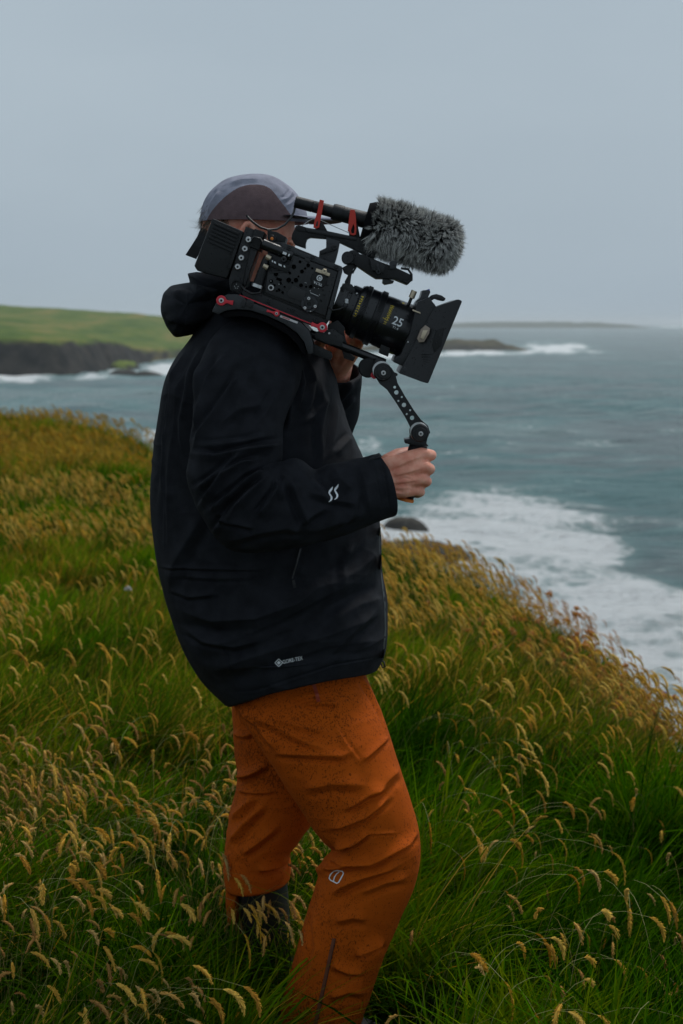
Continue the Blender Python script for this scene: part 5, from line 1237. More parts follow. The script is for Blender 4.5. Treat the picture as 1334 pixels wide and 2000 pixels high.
def clip(top, bot, w, gap):
    prism('red_clip', [(top[0] - w / 2, top[1]), (top[0] + w / 2, top[1] + w * .3), (bot[0] + w / 2 + gap, bot[1] - 12), (bot[0] + w * .3, bot[1]), (bot[0] - w * .35, bot[1] - 1), (bot[0] - w / 2 - gap * .2, bot[1] - 12)], -.0165, -.0125, M['red_rubber'], mic, .001)
cr = prism('red_clip', [(624.5, 389.5), (633, 391.5), (627, 424), (623.5, 444), (618, 446.5), (612, 444.5), (613, 436), (620, 412)], -.017, -.0120, M['red_rubber'], mic, .0012)
prism('clip_slot', [(618.5, 433), (621.5, 431), (620.5, 441), (616.5, 442)], -.0176, -.016, M['rubber'], cr, .0003)
ccu = bpy.data.curves.new('clip', 'CURVE')
def loop_clip(outer, holes, y0, y1, name, m, parent):
    cu = bpy.data.curves.new(name, 'CURVE'); cu.dimensions = '2D'; cu.fill_mode = 'BOTH'; cu.extrude = (y1 - y0) / 2 - .0006; cu.bevel_depth = .0006; cu.offset = -.0006; cu.bevel_resolution = 1
    for pts in [outer] + holes:
        sp_ = cu.splines.new('POLY'); sp_.points.add(len(pts) - 1); sp_.use_cyclic_u = True
        for k, (u, v) in enumerate(pts): sp_.points[k].co = (u, v, 0, 1)
    o = bpy.data.objects.new('tmp', cu); COL.objects.link(o)
    me = bpy.data.meshes.new_from_object(o.evaluated_get(bpy.context.evaluated_depsgraph_get()))
    bpy.data.objects.remove(o); bpy.data.curves.remove(cu)
    me.name = name
    for v in me.vertices: v.co = (v.co.x, (y0 + y1) / 2 + v.co.z, v.co.y)
    me.flip_normals()
    o = link(name, me, m, parent); auto_smooth(o, 40); return o
bpy.data.curves.remove(ccu)
loop_clip([c(*p, -.02) for p in ((684, 409), (693, 410), (695, 424), (696.5, 446), (695.5, 458), (690, 460), (684, 458), (682, 452), (679, 452), (681, 432))], [[c(*p, -.02) for p in ((690, 438), (692.5, 444), (691.5, 455), (687, 456), (685.5, 450))]], -.020, -.0145, 'red_clip', M['red_rubber'], mic)
for a_, b_ in (((623, 430), (617, 446)), ((689, 440), (689, 462))):
    pass
prism('mic_cradle', [(612, 438), (630, 434), (640, 452), (616, 447)], -.012, .012, M['black_plastic'], mic, .001); prism('mic_cradle', [(680, 440), (698, 436), (704, 466), (682, 460)], -.012, .012, M['black_plastic'], mic, .001)
tube('mic_cable', [c3(576, 405, 0), c3(574, 414, -.004), c3(568, 426, -.012), c3(556, 439, -.022), c3(540, 447.5, -.034), c3(524, 449, -.044), c3(508, 444, -.052), c3(494, 434, -.055), c3(484, 424, -.052), c3(482, 421, -.05)], .0021, M['rubber'], mic, None, 10)
# ---- handgrip arm
arm_uv = []
A_, B_ = np.array(c(748, 726, -.062)), np.array(c(822, 843, -.062)); dv = B_ - A_; L_ = np.linalg.norm(dv); dv /= L_; nv_ = np.array((-dv[1], dv[0]))
def AB(t, s): return tuple(A_ + dv * t * L_ + nv_ * s)
outl = [AB(-.105, .008), AB(-.06, .014), AB(.02, .0165), AB(.12, .0165), AB(.24, .0112), AB(.45, 0.0100), AB(.70, 0.0100), AB(.86, .0118), AB(.98, .0165), AB(1.08, .0130), AB(1.11, 0), AB(1.08, -.0130), AB(.98, -.0165), AB(.86, -.0118), AB(.70, -0.0100), AB(.45, -0.0100), AB(.24, -.0112), AB(.12, -.0165), AB(.02, -.0165), AB(-.06, -.014), AB(-.105, -.008)]
def circ(t, s, r, n=16):
    x, y = AB(t, s); return [(x + r * math.cos(a), y + r * math.sin(a)) for a in np.linspace(0, 2 * np.pi, n, endpoint=False)][::-1]
holes = [circ(.27, .0030, .0026), circ(.345, .0005, .0040), circ(.46, -.0045, .0019), circ(.44, .0043, .0019), circ(.55, 0, .0040), circ(.68, -.0045, .0019), circ(.66, .0043, .0019), circ(.765, 0, .0040)]
arm = loop_clip(outl, holes, -.070, -.056, 'grip_arm', M['black_metal'], rig)
def joint(px, py):
    j_ = disc('joint_ring', px - 1.5, py - 2, .0168, -.074, -.052, M['silver'], arm, .001, 48); disc('joint_cover', px + .6, py + .8, .0162, -.077, -.066, M['black_metal'], arm, .002, 48)
    disc('joint_disc', px + 2, py + 2, .0105, -.0795, -.07, M['black_metal'], j_, .0006, 40); disc('joint_bolt', px + 2, py + 2.5, .0044, -.082, -.07, M['silver'], j_, .0006, 24, hole=.0018)
joint(747, 726); joint(820, 845)
disc('rosette_knob', 719, 719, .0175, -.040, .0, M['black_plastic'], arm, .002, 48); disc('red_washer', 731, 733, .0065, -.044, -.039, M['red'], arm, .0006, 32)
prism('arm_lock', [(760, 720), (764, 724), (777, 730), (776, 735), (770, 733), (758, 728)], -.066, -.058, M['black_metal'], arm, .001)
prism('rod_end', [(736, 699), (752, 704), (757, 714), (742, 720), (728, 714)], -.050, .042, M['black_metal'], arm, .002)
tube('arm_axle', [c3(745, 724, -.06), c3(740, 720, -.03), c3(738, 712, 0)], .006, M['black_metal'], arm, None, 12)
grip = prism('grip_bracket', [(803, 848), (836, 852), (833, 866), (838, 872), (800, 868), (791, 866), (790, 858), (800, 857)], -.066, -.030, M['black_metal'], None, .0015)
g0, g1 = c3(818, 868, -.036), c3(792, 972, -.036); L_ = np.linalg.norm(g1 - g0)
hg = lathe('handgrip', [(0, 0), (0, .016), (.01, .0175), (L_ * .3, .0165), (L_ * .6, .0180), (L_ * .95, .0165), (L_, .014), (L_, 0)], g0, g1 - g0, M['black_plastic'], grip, 32)
lathe('grip_cap', [(L_ * .995, 0), (L_ * .995, .0165), (L_ * 1.045, .0165), (L_ * 1.045, 0)], g0 + np.array((-.001, -.012, 0)), g1 - g0, M['orange_plastic'], grip, 24)

tube('power_cable', [c3(470, 556, -.05), c3(478, 566, -.062), c3(492, 574, -.066), c3(508, 572, -.064), c3(514, 560, -.06)], .0022, M['rubber'], plate, None, 10)
tube('video_cable', [c3(487, 470, -.060), c3(497, 463, -.066), c3(508, 466, -.064), c3(514, 476, -.06)], .0018, M['rubber'], plate, None, 10)
tube('follow_cable', [c3(640, 598, -.066), c3(650, 606, -.066), c3(662, 604, -.06), c3(676, 598, -.05)], .0012, M['rubber'], body_c, None, 8)
prism('side_port', [(596, 503), (606, 507), (604, 513), (594, 509)], NEAR - .0015, NEAR, M['rubber'], body_c, .0004)
prism('side_port', [(541, 541), (551, 545), (549, 550), (539, 546)], NEAR - .0012, NEAR, M['void'], body_c, .0004)
for x, y in ((631, 566), (634, 576), (628, 586), (640, 556)): prism('side_button', [(x - 2.2, y - 2.4), (x + 2.2, y - .6), (x + 1.2, y + 2.4), (x - 3.2, y + .6)], NEAR - .0016, NEAR, M['black_plastic'], body_c, .0004)
prism('panel_lip', [(523, 531), (561, 529), (573, 497), (575, 498), (563, 532), (525, 534)], NEAR - .0012, NEAR, M['black_metal'], body_c, .0003)
for k in range(7): prism('matte_box_rib', [(823 + k * 1.5, 690 + k * 4.5), (858 + k * -2.3, 690 + k * 6.2), (857.6 + k * -2.3, 691.4 + k * 6.2), (822.6 + k * 1.5, 691.4 + k * 4.5)], -.0858, -.080, M['grey_metal'], mb, .0002)

# ================================================================== GRASS AND FLOWERS
g = np.random.default_rng(101)
def bez(p0, p1, p2, t):
    t = np.asarray(t)[None, :, None]
    return (1 - t) ** 2 * p0[:, None] + 2 * t * (1 - t) * p1[:, None] + t * t * p2[:, None]
def blades(x, y, L, w, az, lean, col, seg=3, zoff=0.0):
    n = len(x); z = ground_z(x, y) - .01 + zoff
    p0 = np.stack([x, y, z], -1); d = np.stack([np.cos(az), np.sin(az), np.zeros(n)], -1); up = np.array((0, 0, 1.0))
    st = np.sqrt(np.clip(1 - (lean * .85) ** 2, .08, 1))
    p1 = p0 + d * (L * lean * .22)[:, None] + up * (L * .62 * (1 - .3 * lean))[:, None]
    p2 = p0 + d * (L * lean)[:, None] + up * (L * st * .92)[:, None]
    t = np.linspace(0, 1, seg + 1); C = bez(p0, p1, p2, t)
    tw = az + np.pi / 2 + g.normal(0, .7, n)
    s = np.stack([np.cos(tw), np.sin(tw), g.normal(0, .25, n)], -1)
    wp = np.interp(t, [0, .3, .75, 1], [.8, 1, .62, .0])
    V = np.zeros((n, 2 * seg + 1, 3))
    for k in range(seg):
        V[:, 2 * k] = C[:, k] - s * (w * wp[k])[:, None]; V[:, 2 * k + 1] = C[:, k] + s * (w * wp[k])[:, None]
    V[:, 2 * seg] = C[:, seg]
    b = np.arange(n)[:, None] * (2 * seg + 1)
    T = []
    for k in range(seg - 1): T += [[2 * k, 2 * k + 1, 2 * k + 3], [2 * k, 2 * k + 3, 2 * k + 2]]
    T.append([2 * seg - 2, 2 * seg - 1, 2 * seg])
    F = (b[:, None, :] + np.array(T)[None]).reshape(-1, 3)
    return V.reshape(-1, 3), F, np.repeat(col, 2 * seg + 1, 0)
class Mass:
    def __init__(s): s.V, s.F, s.C, s.n = [], [], [], 0
    def add(s, V, F, C): s.V.append(V); s.F.append(F + s.n); s.C.append(C); s.n += len(V)
    def build(s, name, m):
        o = mk(name, np.concatenate(s.V), np.concatenate(s.F), m); colour_attr(o, np.concatenate(s.C)); return o
def scatter(n, d0, d1, spread=.275, pad=.35, bias=1.0):        # points in the wedge in front of the camera, on the turf
    y = (g.random(n) * (d1 ** bias - d0 ** bias) + d0 ** bias) ** (1 / bias)
    x = g.uniform(-1, 1, n) * (y * spread + pad)
    k = x - edge_x(y) < .55 + .25 * g.random(n)
    return x[k], y[k]
def keep_clear(x, y, h, lo=465, hi=750):                             # trampled round the near leg
    c_ = W(640, 2000, 2.685)
    px = 667 + FPX * x / np.maximum(y, .1)
    k = (y < 2.78) & (px > lo) & (px < hi) & (h > np.clip((2.70 - y) * .35, .03, 1)) | ((np.hypot(x - c_[0], y - 2.685) < .13))
    return ~k
GREEN = np.array([(.012, .050, .001), (.034, .115, .001), (.062, .170, .001), (.105, .215, .002), (.175, .240, .002)])
GOLD = np.array([(.54, .33, .035), (.48, .24, .020), (.42, .28, .040), (.58, .38, .05)])
def gold_field(x, y):                                          # how far the turf has ripened, by place
    p = np.stack([x, y], -1)
    n1 = fbm(p * np.array((.9, .55)), 201, 4); n2 = fbm(p * .35, 211, 3)
    far = sstep(9, 17, y)
    f = (.02 + .34 * far) + (n1 - .5) * 3.2 * (.4 + .6 * far) + (n2 - .5) * 1.2
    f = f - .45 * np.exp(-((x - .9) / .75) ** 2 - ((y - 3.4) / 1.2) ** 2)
    e = x - edge_x(y)
    f = f + .28 * sstep(-.5, -.05, e) * sstep(3.5, 5, y) * sstep(13, 8, y)
    return np.clip(f, 0, 1)
def colours(x, y, n, f=None):
    f = gold_field(x, y) if f is None else f
    tus = fbm(np.stack([x, y], -1) * 3.1, 231, 3)
    gi = GREEN[np.clip((g.normal(0, .9, n) + 2 + (tus - .5) * 9).astype(int), 0, 4)] * g.uniform(.75, 1.25, (n, 1)); go = GOLD[g.integers(0, len(GOLD), n)] * g.uniform(.65, 1.15, (n, 1))
    k = (g.random(n) < f * .62)[:, None]
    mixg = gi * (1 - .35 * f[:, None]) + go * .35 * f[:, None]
    mixg = mixg * ((1 - .30 * np.exp(-((x - .95) / .7) ** 2 - ((y - 3.3) / 1.0) ** 2)) * (1 - .22 * sstep(4.4, 2.6, y)) * (1 + .3 * sstep(4.8, 7.5, y)))[:, None]     # shade painted into blade colour: hollow and foreground darker, farther grass lighter
    return np.where(k, go, mixg)
turf = Mass()
# near sward
x, y = scatter(118000, 1.75, 4.6, .27, .25, 1.3); L = (.07 + .25 * g.random(len(x)) ** 1.6) * (1 + .25 * sstep(.35, .8, x)) * (1 - .6 * sstep(-1.0, -.3, x - edge_x(y))) * (.15 + 1.7 * fbm(np.stack([x, y], -1) * 4.5, 7, 2) ** 1.3)
k = keep_clear(x, y, L); x, y, L = x[k], y[k], L[k]; n = len(x)
az = g.normal(-.35, 1.15, n) + 3.6 * (fbm(np.stack([x, y], -1) * 3.4, 9, 2) - .5)
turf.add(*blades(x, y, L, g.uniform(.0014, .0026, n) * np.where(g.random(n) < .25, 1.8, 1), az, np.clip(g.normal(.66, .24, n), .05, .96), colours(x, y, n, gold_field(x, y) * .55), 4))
# middle
x, y = scatter(125000, 4.2, 11.5, .27, .3, 1.5); n = len(x); L = (.06 + .20 * g.random(n) ** 1.4) * (.45 + 1.2 * fbm(np.stack([x, y], -1) * 2.6, 8, 2)) * (1 - .5 * sstep(-.5, .1, x - edge_x(y)))
az = g.normal(-.25, .9, n) + 3.0 * (fbm(np.stack([x, y], -1) * 1.6, 19, 2) - .5)
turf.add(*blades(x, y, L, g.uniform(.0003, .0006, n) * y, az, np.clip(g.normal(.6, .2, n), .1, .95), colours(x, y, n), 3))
# far
x, y = scatter(100000, 8.5, 28, .27, .6, 1.4); n = len(x); L = g.uniform(.10, .26, n) * (.5 + fbm(np.stack([x, y], -1) * 1.3, 28, 3))
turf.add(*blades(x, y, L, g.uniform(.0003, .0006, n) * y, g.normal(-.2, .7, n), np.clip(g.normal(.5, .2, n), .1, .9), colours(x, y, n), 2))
# coarse cover to either side, so the clifftop goes on outside the picture
x = np.concatenate([g.uniform(-9, 0, 14000), g.uniform(-4, 3, 8000)]); y = np.concatenate([g.uniform(2, 16, 14000), g.uniform(-3, 2, 8000)])
k = (x - edge_x(y) < .5) & ((np.abs(x) > y * .26 + .3)) & (np.hypot(x, y) > .9); x, y = x[k], y[k]; n = len(x)
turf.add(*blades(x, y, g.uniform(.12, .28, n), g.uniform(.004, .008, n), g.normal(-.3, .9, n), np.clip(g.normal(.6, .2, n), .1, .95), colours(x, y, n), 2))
o = turf.build('grass', M['grass']); tag(o, 'long wind-bent green grass covering the clifftop', 'grass', kind='stuff')

# ---- seed heads
def stalk_shape(h, droop, hl, az, seed, nspk=40, spk=.0062, seg=6, fat=.0062, fluff=.0):
    """stem curve, then a nodding head of little spikelets; returns stem (V, F) and head (V, F) about the origin"""
    r = np.random.default_rng(seed)
    d = np.array((math.cos(az), math.sin(az), 0)); up = np.array((0, 0, 1.0))
    p0 = np.zeros(3); p1 = up * h * .95 + d * h * .02; p2 = d * h * (.18 + .45 * droop) + up * h * (1.0 - .25 * droop)
    t = np.linspace(0, 1, seg + 1); C = bez(p0[None], p1[None], p2[None], t)[0]
    dir_e = (p2 - p1) / np.linalg.norm(p2 - p1)
    w = .0008
    V, F = [], []
    for a in (0, 2.1, 4.2):
        s_ = np.array((math.cos(a), math.sin(a), 0)) * w
        V.append(C + s_)
    V = np.stack(V, 1).reshape(-1, 3)
    for k in range(seg):
        for j in range(3):
            a, b = k * 3 + j, k * 3 + (j + 1) % 3; F += [(a, b, b + 3), (a, b + 3, a + 3)]
    # head axis bends further over
    q0 = p2; q1 = p2 + dir_e * hl * .5; q2 = p2 + dir_e * hl * (.85 - .45 * droop) - up * hl * (.25 + .5 * droop)
    HV, HF = [], []
    tt = np.sort(r.random(nspk)); A = bez(q0[None], q1[None], q2[None], tt)[0]
    T = bez(q0[None], q1[None], q2[None], np.minimum(tt + .02, 1.02))[0] - A; T /= np.linalg.norm(T, axis=1, keepdims=True)
    K_ = 5; ka = bez(q0[None], q1[None], q2[None], np.linspace(0, 1, K_))[0]; kr = fat * .62 * np.array((.25, .85, 1, .75, .1))
    kt = np.gradient(ka, axis=0); kt /= np.linalg.norm(kt, axis=1, keepdims=True)
    for i in range(K_):                                        # solid core of the spike
        u_ = np.cross(kt[i], (.3, .9, .1)); u_ /= np.linalg.norm(u_); v_ = np.cross(kt[i], u_)
        HV += [ka[i] + kr[i] * (math.cos(t_) * u_ + math.sin(t_) * v_) for t_ in (0, 1.57, 3.14, 4.71)]
    for i in range(K_ - 1):
        for j in range(4):
            a_, b_ = i * 4 + j, i * 4 + (j + 1) % 4; HF += [(a_, b_, b_ + 4), (a_, b_ + 4, a_ + 4)]
    for i in range(nspk):
        a = r.uniform(0, 6.28); rad = np.array((math.cos(a), math.sin(a), r.normal(0, .5))); rad -= T[i] * (rad @ T[i]); rad /= np.linalg.norm(rad)
        prof = math.sin(math.pi * min(max(tt[i] * .92 + .08, 0), 1)) ** .6
        root = A[i]; tip = root + T[i] * spk * r.uniform(.9, 1.5) + rad * fat * prof * r.uniform(.6, 1.2) * (1 + fluff * r.random())
        s_ = np.cross(T[i], rad) * spk * .26; mid = root * .5 + tip * .5 + rad * fat * .2
        b = len(HV); HV += [root, mid + s_, tip, mid - s_]; HF += [(b, b + 1, b + 2), (b, b + 2, b + 3)]
    return (V, np.array(F)), (np.array(HV), np.array(HF))
PALE = np.array([(.62, .37, .100), (.70, .47, .17), (.52, .28, .085), (.74, .45, .08)])
TAN = np.array([(.76, .48, .085), (.70, .40, .055), (.82, .57, .130), (.60, .33, .055), (.74, .50, .12)])
def mass_heads(name, x, y, sc, rz, pi, colr, protos, label):
    ms = Mass(); z = ground_z(x, y) - .01; off = np.stack([x, y, z], -1)
    cz, sz = np.cos(rz), np.sin(rz)
    for k, ((SV, SF), (HV, HF)) in enumerate(protos):
        q_ = np.where(pi == k)[0]
        if not len(q_): continue
        for V, F, cc in ((SV, SF, np.tile(np.array((.22, .19, .055)), (len(q_), 1))), (HV, HF, colr[q_])):
            a = V[None] * sc[q_][:, None, None]
            P = np.stack([a[..., 0] * cz[q_][:, None] - a[..., 1] * sz[q_][:, None], a[..., 0] * sz[q_][:, None] + a[..., 1] * cz[q_][:, None], a[..., 2]], -1) + off[q_][:, None]
            FF = (F[None] + np.arange(len(q_))[:, None, None] * len(V)).reshape(-1, 3)
            C = np.repeat(cc, len(V), 0) * np.repeat(g.uniform(.78, 1.2, len(q_) * (len(V) // 4 + 1)), 4)[:len(q_) * len(V)][:, None]
            ms.add(P.reshape(-1, 3), FF, C)
    o = ms.build(name, M['seed']); tag(o, label, 'seed heads', kind='stuff'); return o
p_mid = [stalk_shape(.31 + .012 * k, .40 + .5 * ((k * 37) % 10) / 10, .070 + .005 * (k % 4), (k % 5 - 2) * .22 - .30, 300 + k, 18, .0100, 3, .0072) for k in range(12)]
p_near = [stalk_shape(.40 + .016 * k, .30 + .5 * ((k * 37) % 10) / 10, .052 + .006 * (k % 4), (k % 5 - 2) * .6 - .35, 350 + k, 48, .0068, 5, .0070, .3) for k in range(8)]
p_far = [stalk_shape(.24 + .015 * k, .3 + .5 * ((k * 37) % 10) / 10, .085, (k % 5 - 2) * .3 - .2, 400 + k, 9, .022, 2, .012) for k in range(8)]
def head_density(x, y):
    p = np.stack([x, y], -1); n = fbm(p * np.array((1.7, 1.2)), 301, 3)
    right = 1.3 * sstep(4.0, 4.9, y) * sstep(13.5, 10.5, y) + .10 + .55 * np.exp(-((x - .28) / .14) ** 2)
    d = np.where(x > 0, right * np.clip((n - .40) * 6.5, .06, 1.0), np.clip((n - .51) * 9.0, .03, 1.0))
    d = d * (1 - .8 * np.exp(-((x - .95) / .6) ** 2 - ((y - 3.6) / .85) ** 2)) * (1 - .5 * sstep(6.5, 7.5, y) * sstep(9, 8, y) * (x < 0))
    return np.clip(d, 0, 1)
x, y = scatter(19000, 3.7, 13, .262, .12, 1.45); k = g.random(len(x)) < head_density(x, y); x, y = x[k], y[k]; n = len(x)
ec = sstep(-.35, .1, x - edge_x(y))
cc = TAN[g.integers(0, 5, n)] * g.uniform(.7, 1.12, (n, 1)) * (1 - ec[:, None] * np.array((.05, .30, .35)))
mass_heads('seed_heads', x, y, g.uniform(.6, 1.0, n) * (1 - .3 * ec), g.normal(0, .35, n), g.integers(0, 12, n), cc, p_mid, 'mass of tan nodding grass seed heads over the middle of the clifftop')
x, y = scatter(5600, 2.2, 4.0, .262, .08, 1.4); dn_ = np.where(x < -.1, np.clip((fbm(np.stack([x, y], -1) * np.array((1.9, 1.5)), 311, 3) - .40) * 6, .12, 1.0), .03); k = (g.random(len(x)) < dn_) & keep_clear(x, y, np.full(len(x), .4), 230, 800) & (np.hypot(x + .45, y - 2.93) > .14); x, y = x[k], y[k]; n = len(x)
mass_heads('seed_heads', x, y, g.uniform(.5, .85, n), g.normal(0, 1.2, n), g.integers(0, 8, n), PALE[g.integers(0, 4, n)] * g.uniform(.7, 1.15, (n, 1)), p_near, 'tangle of ripe seed heads low in the grass left of the person')
x, y = scatter(13500, 9, 26, .265, .3, 1.5); k = g.random(len(x)) < gold_field(x, y) * 1.1; x, y = x[k], y[k]; n = len(x)
mass_heads('seed_heads', x, y, g.uniform(.8, 1.25, n), g.normal(0, .5, n), g.integers(0, 8, n), GOLD[g.integers(0, 4, n)] * g.uniform(.8, 1.2, (n, 1)), p_far, 'blurred golden seed heads on the far end of the clifftop')

# ---- the near stalks one can pick out, each a plant of its own
def proto_stalk(k, kind):
    h, dr, hl = {'nod': (.52, .70, .075), 'up': (.50, .25, .068), 'tuft': (.50, .40, .058), 'arch': (.52, 1.0, .095)}[kind]
    st, hd = stalk_shape(h * (.9 + .05 * k), dr, hl, -.25 + .2 * (k - 2), 500 + 10 * k + len(kind), 120 if kind != 'arch' else 70, .0075, 8, .0070 if kind != 'arch' else .0042, .9 if kind == 'tuft' else .2)
    ms = bpy.data.meshes.new('stem'); ms.from_pydata([tuple(v) for v in st[0]], [], [tuple(map(int, f)) for f in st[1]]); ms.materials.append(M['stem'])
    mh = []
    for j in range(2):
        me = bpy.data.meshes.new('seed_head'); me.from_pydata([tuple(v) for v in hd[0]], [], [tuple(map(int, f)) for f in hd[1]]); me.materials.append(M['seed'])
        a = me.attributes.new('tint', 'FLOAT_COLOR', 'POINT'); base = TAN[(k + 2 * j) % 5] if kind != 'arch' else GOLD[(k + j) % 4]
        cc = np.tile(base, (len(hd[0]), 1)) * g.uniform(.7, 1.25, (len(hd[0]), 1)); a.data.foreach_set('color', np.concatenate([cc, np.ones((len(cc), 1))], 1).astype(np.float32).ravel()); mh.append(me)
    return ms, mh
M['stem'] = mat('grass_stem', (.20, .19, .05), .7, transl=.1)
protos = {kd: [proto_stalk(k, kd) for k in range(4)] for kd in ('nod', 'up', 'tuft', 'arch')}
def stalk(x, y, kd, sc, rz, label, group):
    ms, mh = protos[kd][int(g.integers(0, 4))]
    e = empty('grass_stalk', (x, y, float(ground_z(x, y)) - .01), (g.normal(0, .06), g.normal(0, .06), rz)); e.scale = (sc, sc, sc)
    tag(e, label, 'grass stalk', group)
    s_ = link('stem', ms, None, e); h_ = link('seed_head', mh[int(g.integers(0, 2))], None, e)
LOOK = {'nod': 'tan grass stalk with a nodding seed head', 'up': 'upright grass stalk with a plump tan seed head', 'tuft': 'grass stalk with a fluffy pale tan seed head', 'arch': 'thin golden grass stalk arching over'}
cnt = 0
for _ in range(4000):                                         # left of the person, thick
    if cnt >= 170: break
    d = 2.15 + 1.75 * g.random() ** .8; xx = g.uniform(-(d * .245 + .02), -.16)
    if fbm(np.array([[xx * 3, d * 2.2]]), 5, 2)[0] < .44 and g.random() < .75: continue
    if not keep_clear(np.array([xx]), np.array([d]), np.array([.4]), 230, 790)[0] or np.hypot(xx + .45, d - 2.93) < .12: continue
    kd_ = ('nod', 'nod', 'tuft', 'up', 'arch')[int(g.integers(0, 5))]; stalk(xx, d, kd_, g.uniform(.52, .85), g.normal(0, .7), LOOK[kd_] + (' at bottom edge left of trousers' if d < 2.75 else ' beside the far boot' if d < 3.2 else ' behind and below the jacket back'), 'seeding grass left of the person'); cnt += 1
cnt = 0
for _ in range(3000):                                         # right of the person, thin
    if cnt >= 95: break
    d = 2.2 + 2.3 * g.random(); xx = g.uniform(.14, d * .245)
    cl = (abs(xx - .28) < .14) or (xx > .55 and d < 3.4)
    if not cl and g.random() < .72: continue
    if not keep_clear(np.array([xx]), np.array([d]), np.array([.4]), 230, 790)[0]: continue
    kd_ = ('nod', 'arch', 'tuft', 'arch', 'nod', 'arch')[int(g.integers(0, 6))]; stalk(xx, d, kd_, g.uniform(.52, .85), g.normal(0, .8), LOOK[kd_] + (' close in front of the trousers' if xx < .45 else ' in the dark grass hollow'), 'seeding grass right of the person'); cnt += 1

# ---- withered sea thrift along the cliff edge
def thrift_protos():
    out = []
    for k in range(5):
        r = np.random.default_rng(800 + k); h = .17 + .02 * k
        (SV, SF), _ = stalk_shape(h, .12, .02, -.3, 820 + k, 4, .004, 5)
        top = SV[-3:].mean(0); V, F, C = [], [], []
        for i in range(46):
            d = r.normal(size=3); d[2] = d[2] * .7 + .25; d /= np.linalg.norm(d); s_ = np.cross(d, r.normal(size=3)); s_ /= np.linalg.norm(s_)
            a = top + d * .003; b_ = top + d * r.uniform(.009, .0135); m_ = top + d * .0085; w = .0042
            n0 = len(V); V += [a, m_ + s_ * w, b_ + s_ * w * .5, b_ - s_ * w * .5, m_ - s_ * w]; F += [(n0, n0 + 1, n0 + 4), (n0 + 1, n0 + 2, n0 + 3), (n0 + 1, n0 + 3, n0 + 4)]
            cc = np.array([(.66, .29, .055), (.74, .46, .20), (.58, .20, .035), (.72, .40, .12)][(i + k) % 4]) * r.uniform(.75, 1.2)
            C += [cc * .8, cc, cc, cc, cc]
        ms = bpy.data.meshes.new('stem'); ms.from_pydata([tuple(v) for v in SV], [], [tuple(map(int, f)) for f in SF]); ms.materials.append(M['stem_brown'])
        mh = bpy.data.meshes.new('flower_head'); mh.from_pydata([tuple(v) for v in V], [], F); mh.materials.append(M['seed'])
        a = mh.attributes.new('tint', 'FLOAT_COLOR', 'POINT'); a.data.foreach_set('color', np.concatenate([np.array(C), np.ones((len(C), 1))], 1).astype(np.float32).ravel())
        out.append((ms, mh))
    return out
M['stem_brown'] = mat('withered_stem', (.16, .085, .03), .8)
tp = thrift_protos()
cnt = 0
for _ in range(4000):
    if cnt >= 260: break
    d = 3.9 + 3.6 * g.random() ** 1.3; e_ = -abs(g.normal(0, .30)) + .18; xx = float(edge_x(d)) + e_
    if xx > d * .262 + .05: continue
    ms, mh = tp[int(g.integers(0, 5))]
    e = empty('thrift_flower', (xx, d, float(ground_z(xx, d)) - .01), (g.normal(0, .12), g.normal(0, .12), g.uniform(0, 6.28))); sc = g.uniform(.85, 1.45); e.scale = (sc, sc, sc)
    tag(e, 'withered brown thrift flower on the cliff edge above the surf', 'flower', 'withered thrift along the cliff edge')
    link('stem', ms, None, e); link('flower_head', mh, None, e); cnt += 1
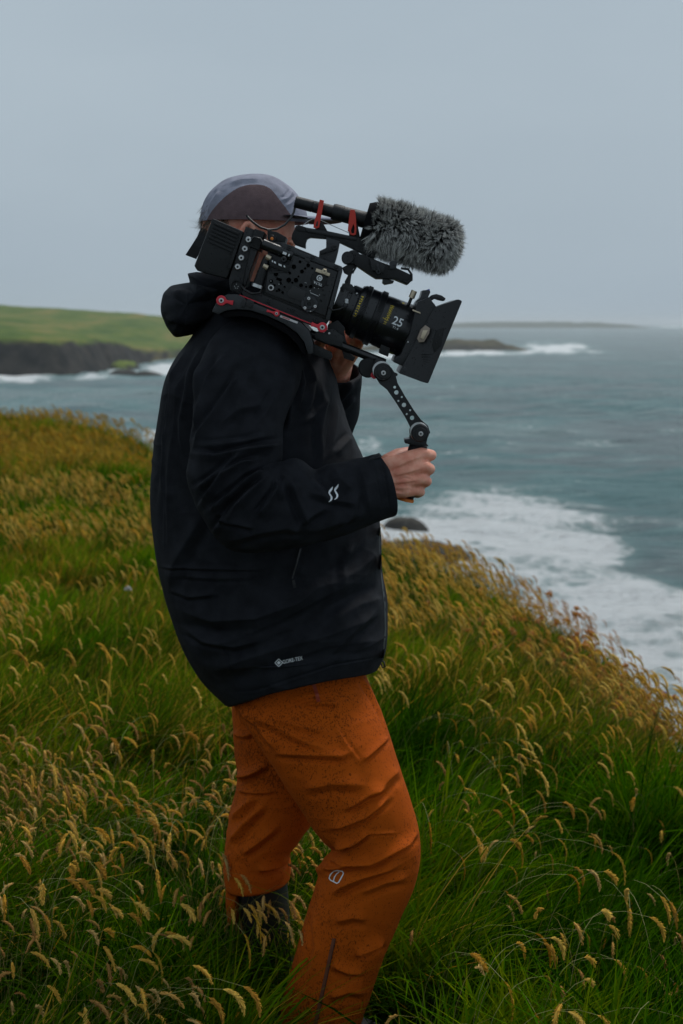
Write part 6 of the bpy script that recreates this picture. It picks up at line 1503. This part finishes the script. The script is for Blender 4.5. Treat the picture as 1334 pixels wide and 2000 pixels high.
# one late flower, a white clover and a leafy weed
M['violet'] = mat('violet_petal', (.30, .16, .42), .8); M['white_petal'] = mat('white_petal', (.62, .60, .58), .8); M['leaf'] = mat('weed_leaf', (.070, .14, .004), .9, transl=.25, spec=0)
def flower(px, py, Y, m, label, size):
    t = W(px, py, Y); x0, y0 = t[0], t[1]; z = float(ground_z(x0, y0)); h = t[2] - z
    ms, mh = tp[0]
    e = empty('flower', (x0, y0, z)); tag(e, label, 'flower')
    tube('stem', [(0, 0, 0), (.004, 0, h * .5), (0, 0, h)], .0012, M['stem'], e, None, 6)
    r = np.random.default_rng(int(px)); V, F = [], []
    for i in range(40):
        d = r.normal(size=3); d[2] = abs(d[2]) * .8; d /= np.linalg.norm(d); s_ = np.cross(d, r.normal(size=3)); s_ /= np.linalg.norm(s_)
        n0 = len(V); V += [np.array((0, 0, h)) + d * size * .2, np.array((0, 0, h)) + d * size * .7 + s_ * size * .3, np.array((0, 0, h)) + d * size, np.array((0, 0, h)) + d * size * .7 - s_ * size * .3]; F.append((n0, n0 + 1, n0 + 2, n0 + 3))
    mk('flower_head', V, F, m, e)
flower(1297, 1357, 5.35, M['violet'], 'single violet thrift flower among the withered ones on the cliff edge', .014)
flower(250, 1152, 6.6, M['white_petal'], 'small white flower in the grass left of the jacket', .020)
def weed(px, py, Y):
    t = W(px, py, Y); x0, y0 = t[0], t[1]; z = float(ground_z(x0, y0)); h = min(max(t[2] - z, .06), .16)
    e = empty('weed', (x0, y0, z)); tag(e, 'bright green leafy weed in the grass left of the jacket hem', 'plant')
    tube('stem', [(0, 0, 0), (0, 0, h)], .002, M['leaf'], e, None, 6)
    for k, (a, l, el) in enumerate(((-.35, .085, .3), (.5, .07, .5), (2.8, .085, .15), (3.6, .07, -.1), (1.6, .06, .6), (-1.4, .08, 0), (4.6, .075, .2))):
        V, F = [], []; d = np.array((math.cos(a) * math.cos(el), math.sin(a) * math.cos(el), math.sin(el))); s_ = np.array((-math.sin(a), math.cos(a), 0))
        for i in range(9):
            t_ = i / 8; w = .014 * math.sin(math.pi * min(t_ * .9 + .1, 1)) * (1.25 if i % 2 else .65); c_ = np.array((0, 0, h)) + d * l * t_ - np.array((0, 0, .03)) * t_ * t_
            V += [c_ - s_ * w + (0, 0, .004), c_, c_ + s_ * w + (0, 0, .004)]
        for i in range(8): F += [(3 * i, 3 * i + 1, 3 * i + 4, 3 * i + 3), (3 * i + 1, 3 * i + 2, 3 * i + 5, 3 * i + 4)]
        mk('leaf', V, F, M['leaf'], e)
weed(250, 1368, 4.35)
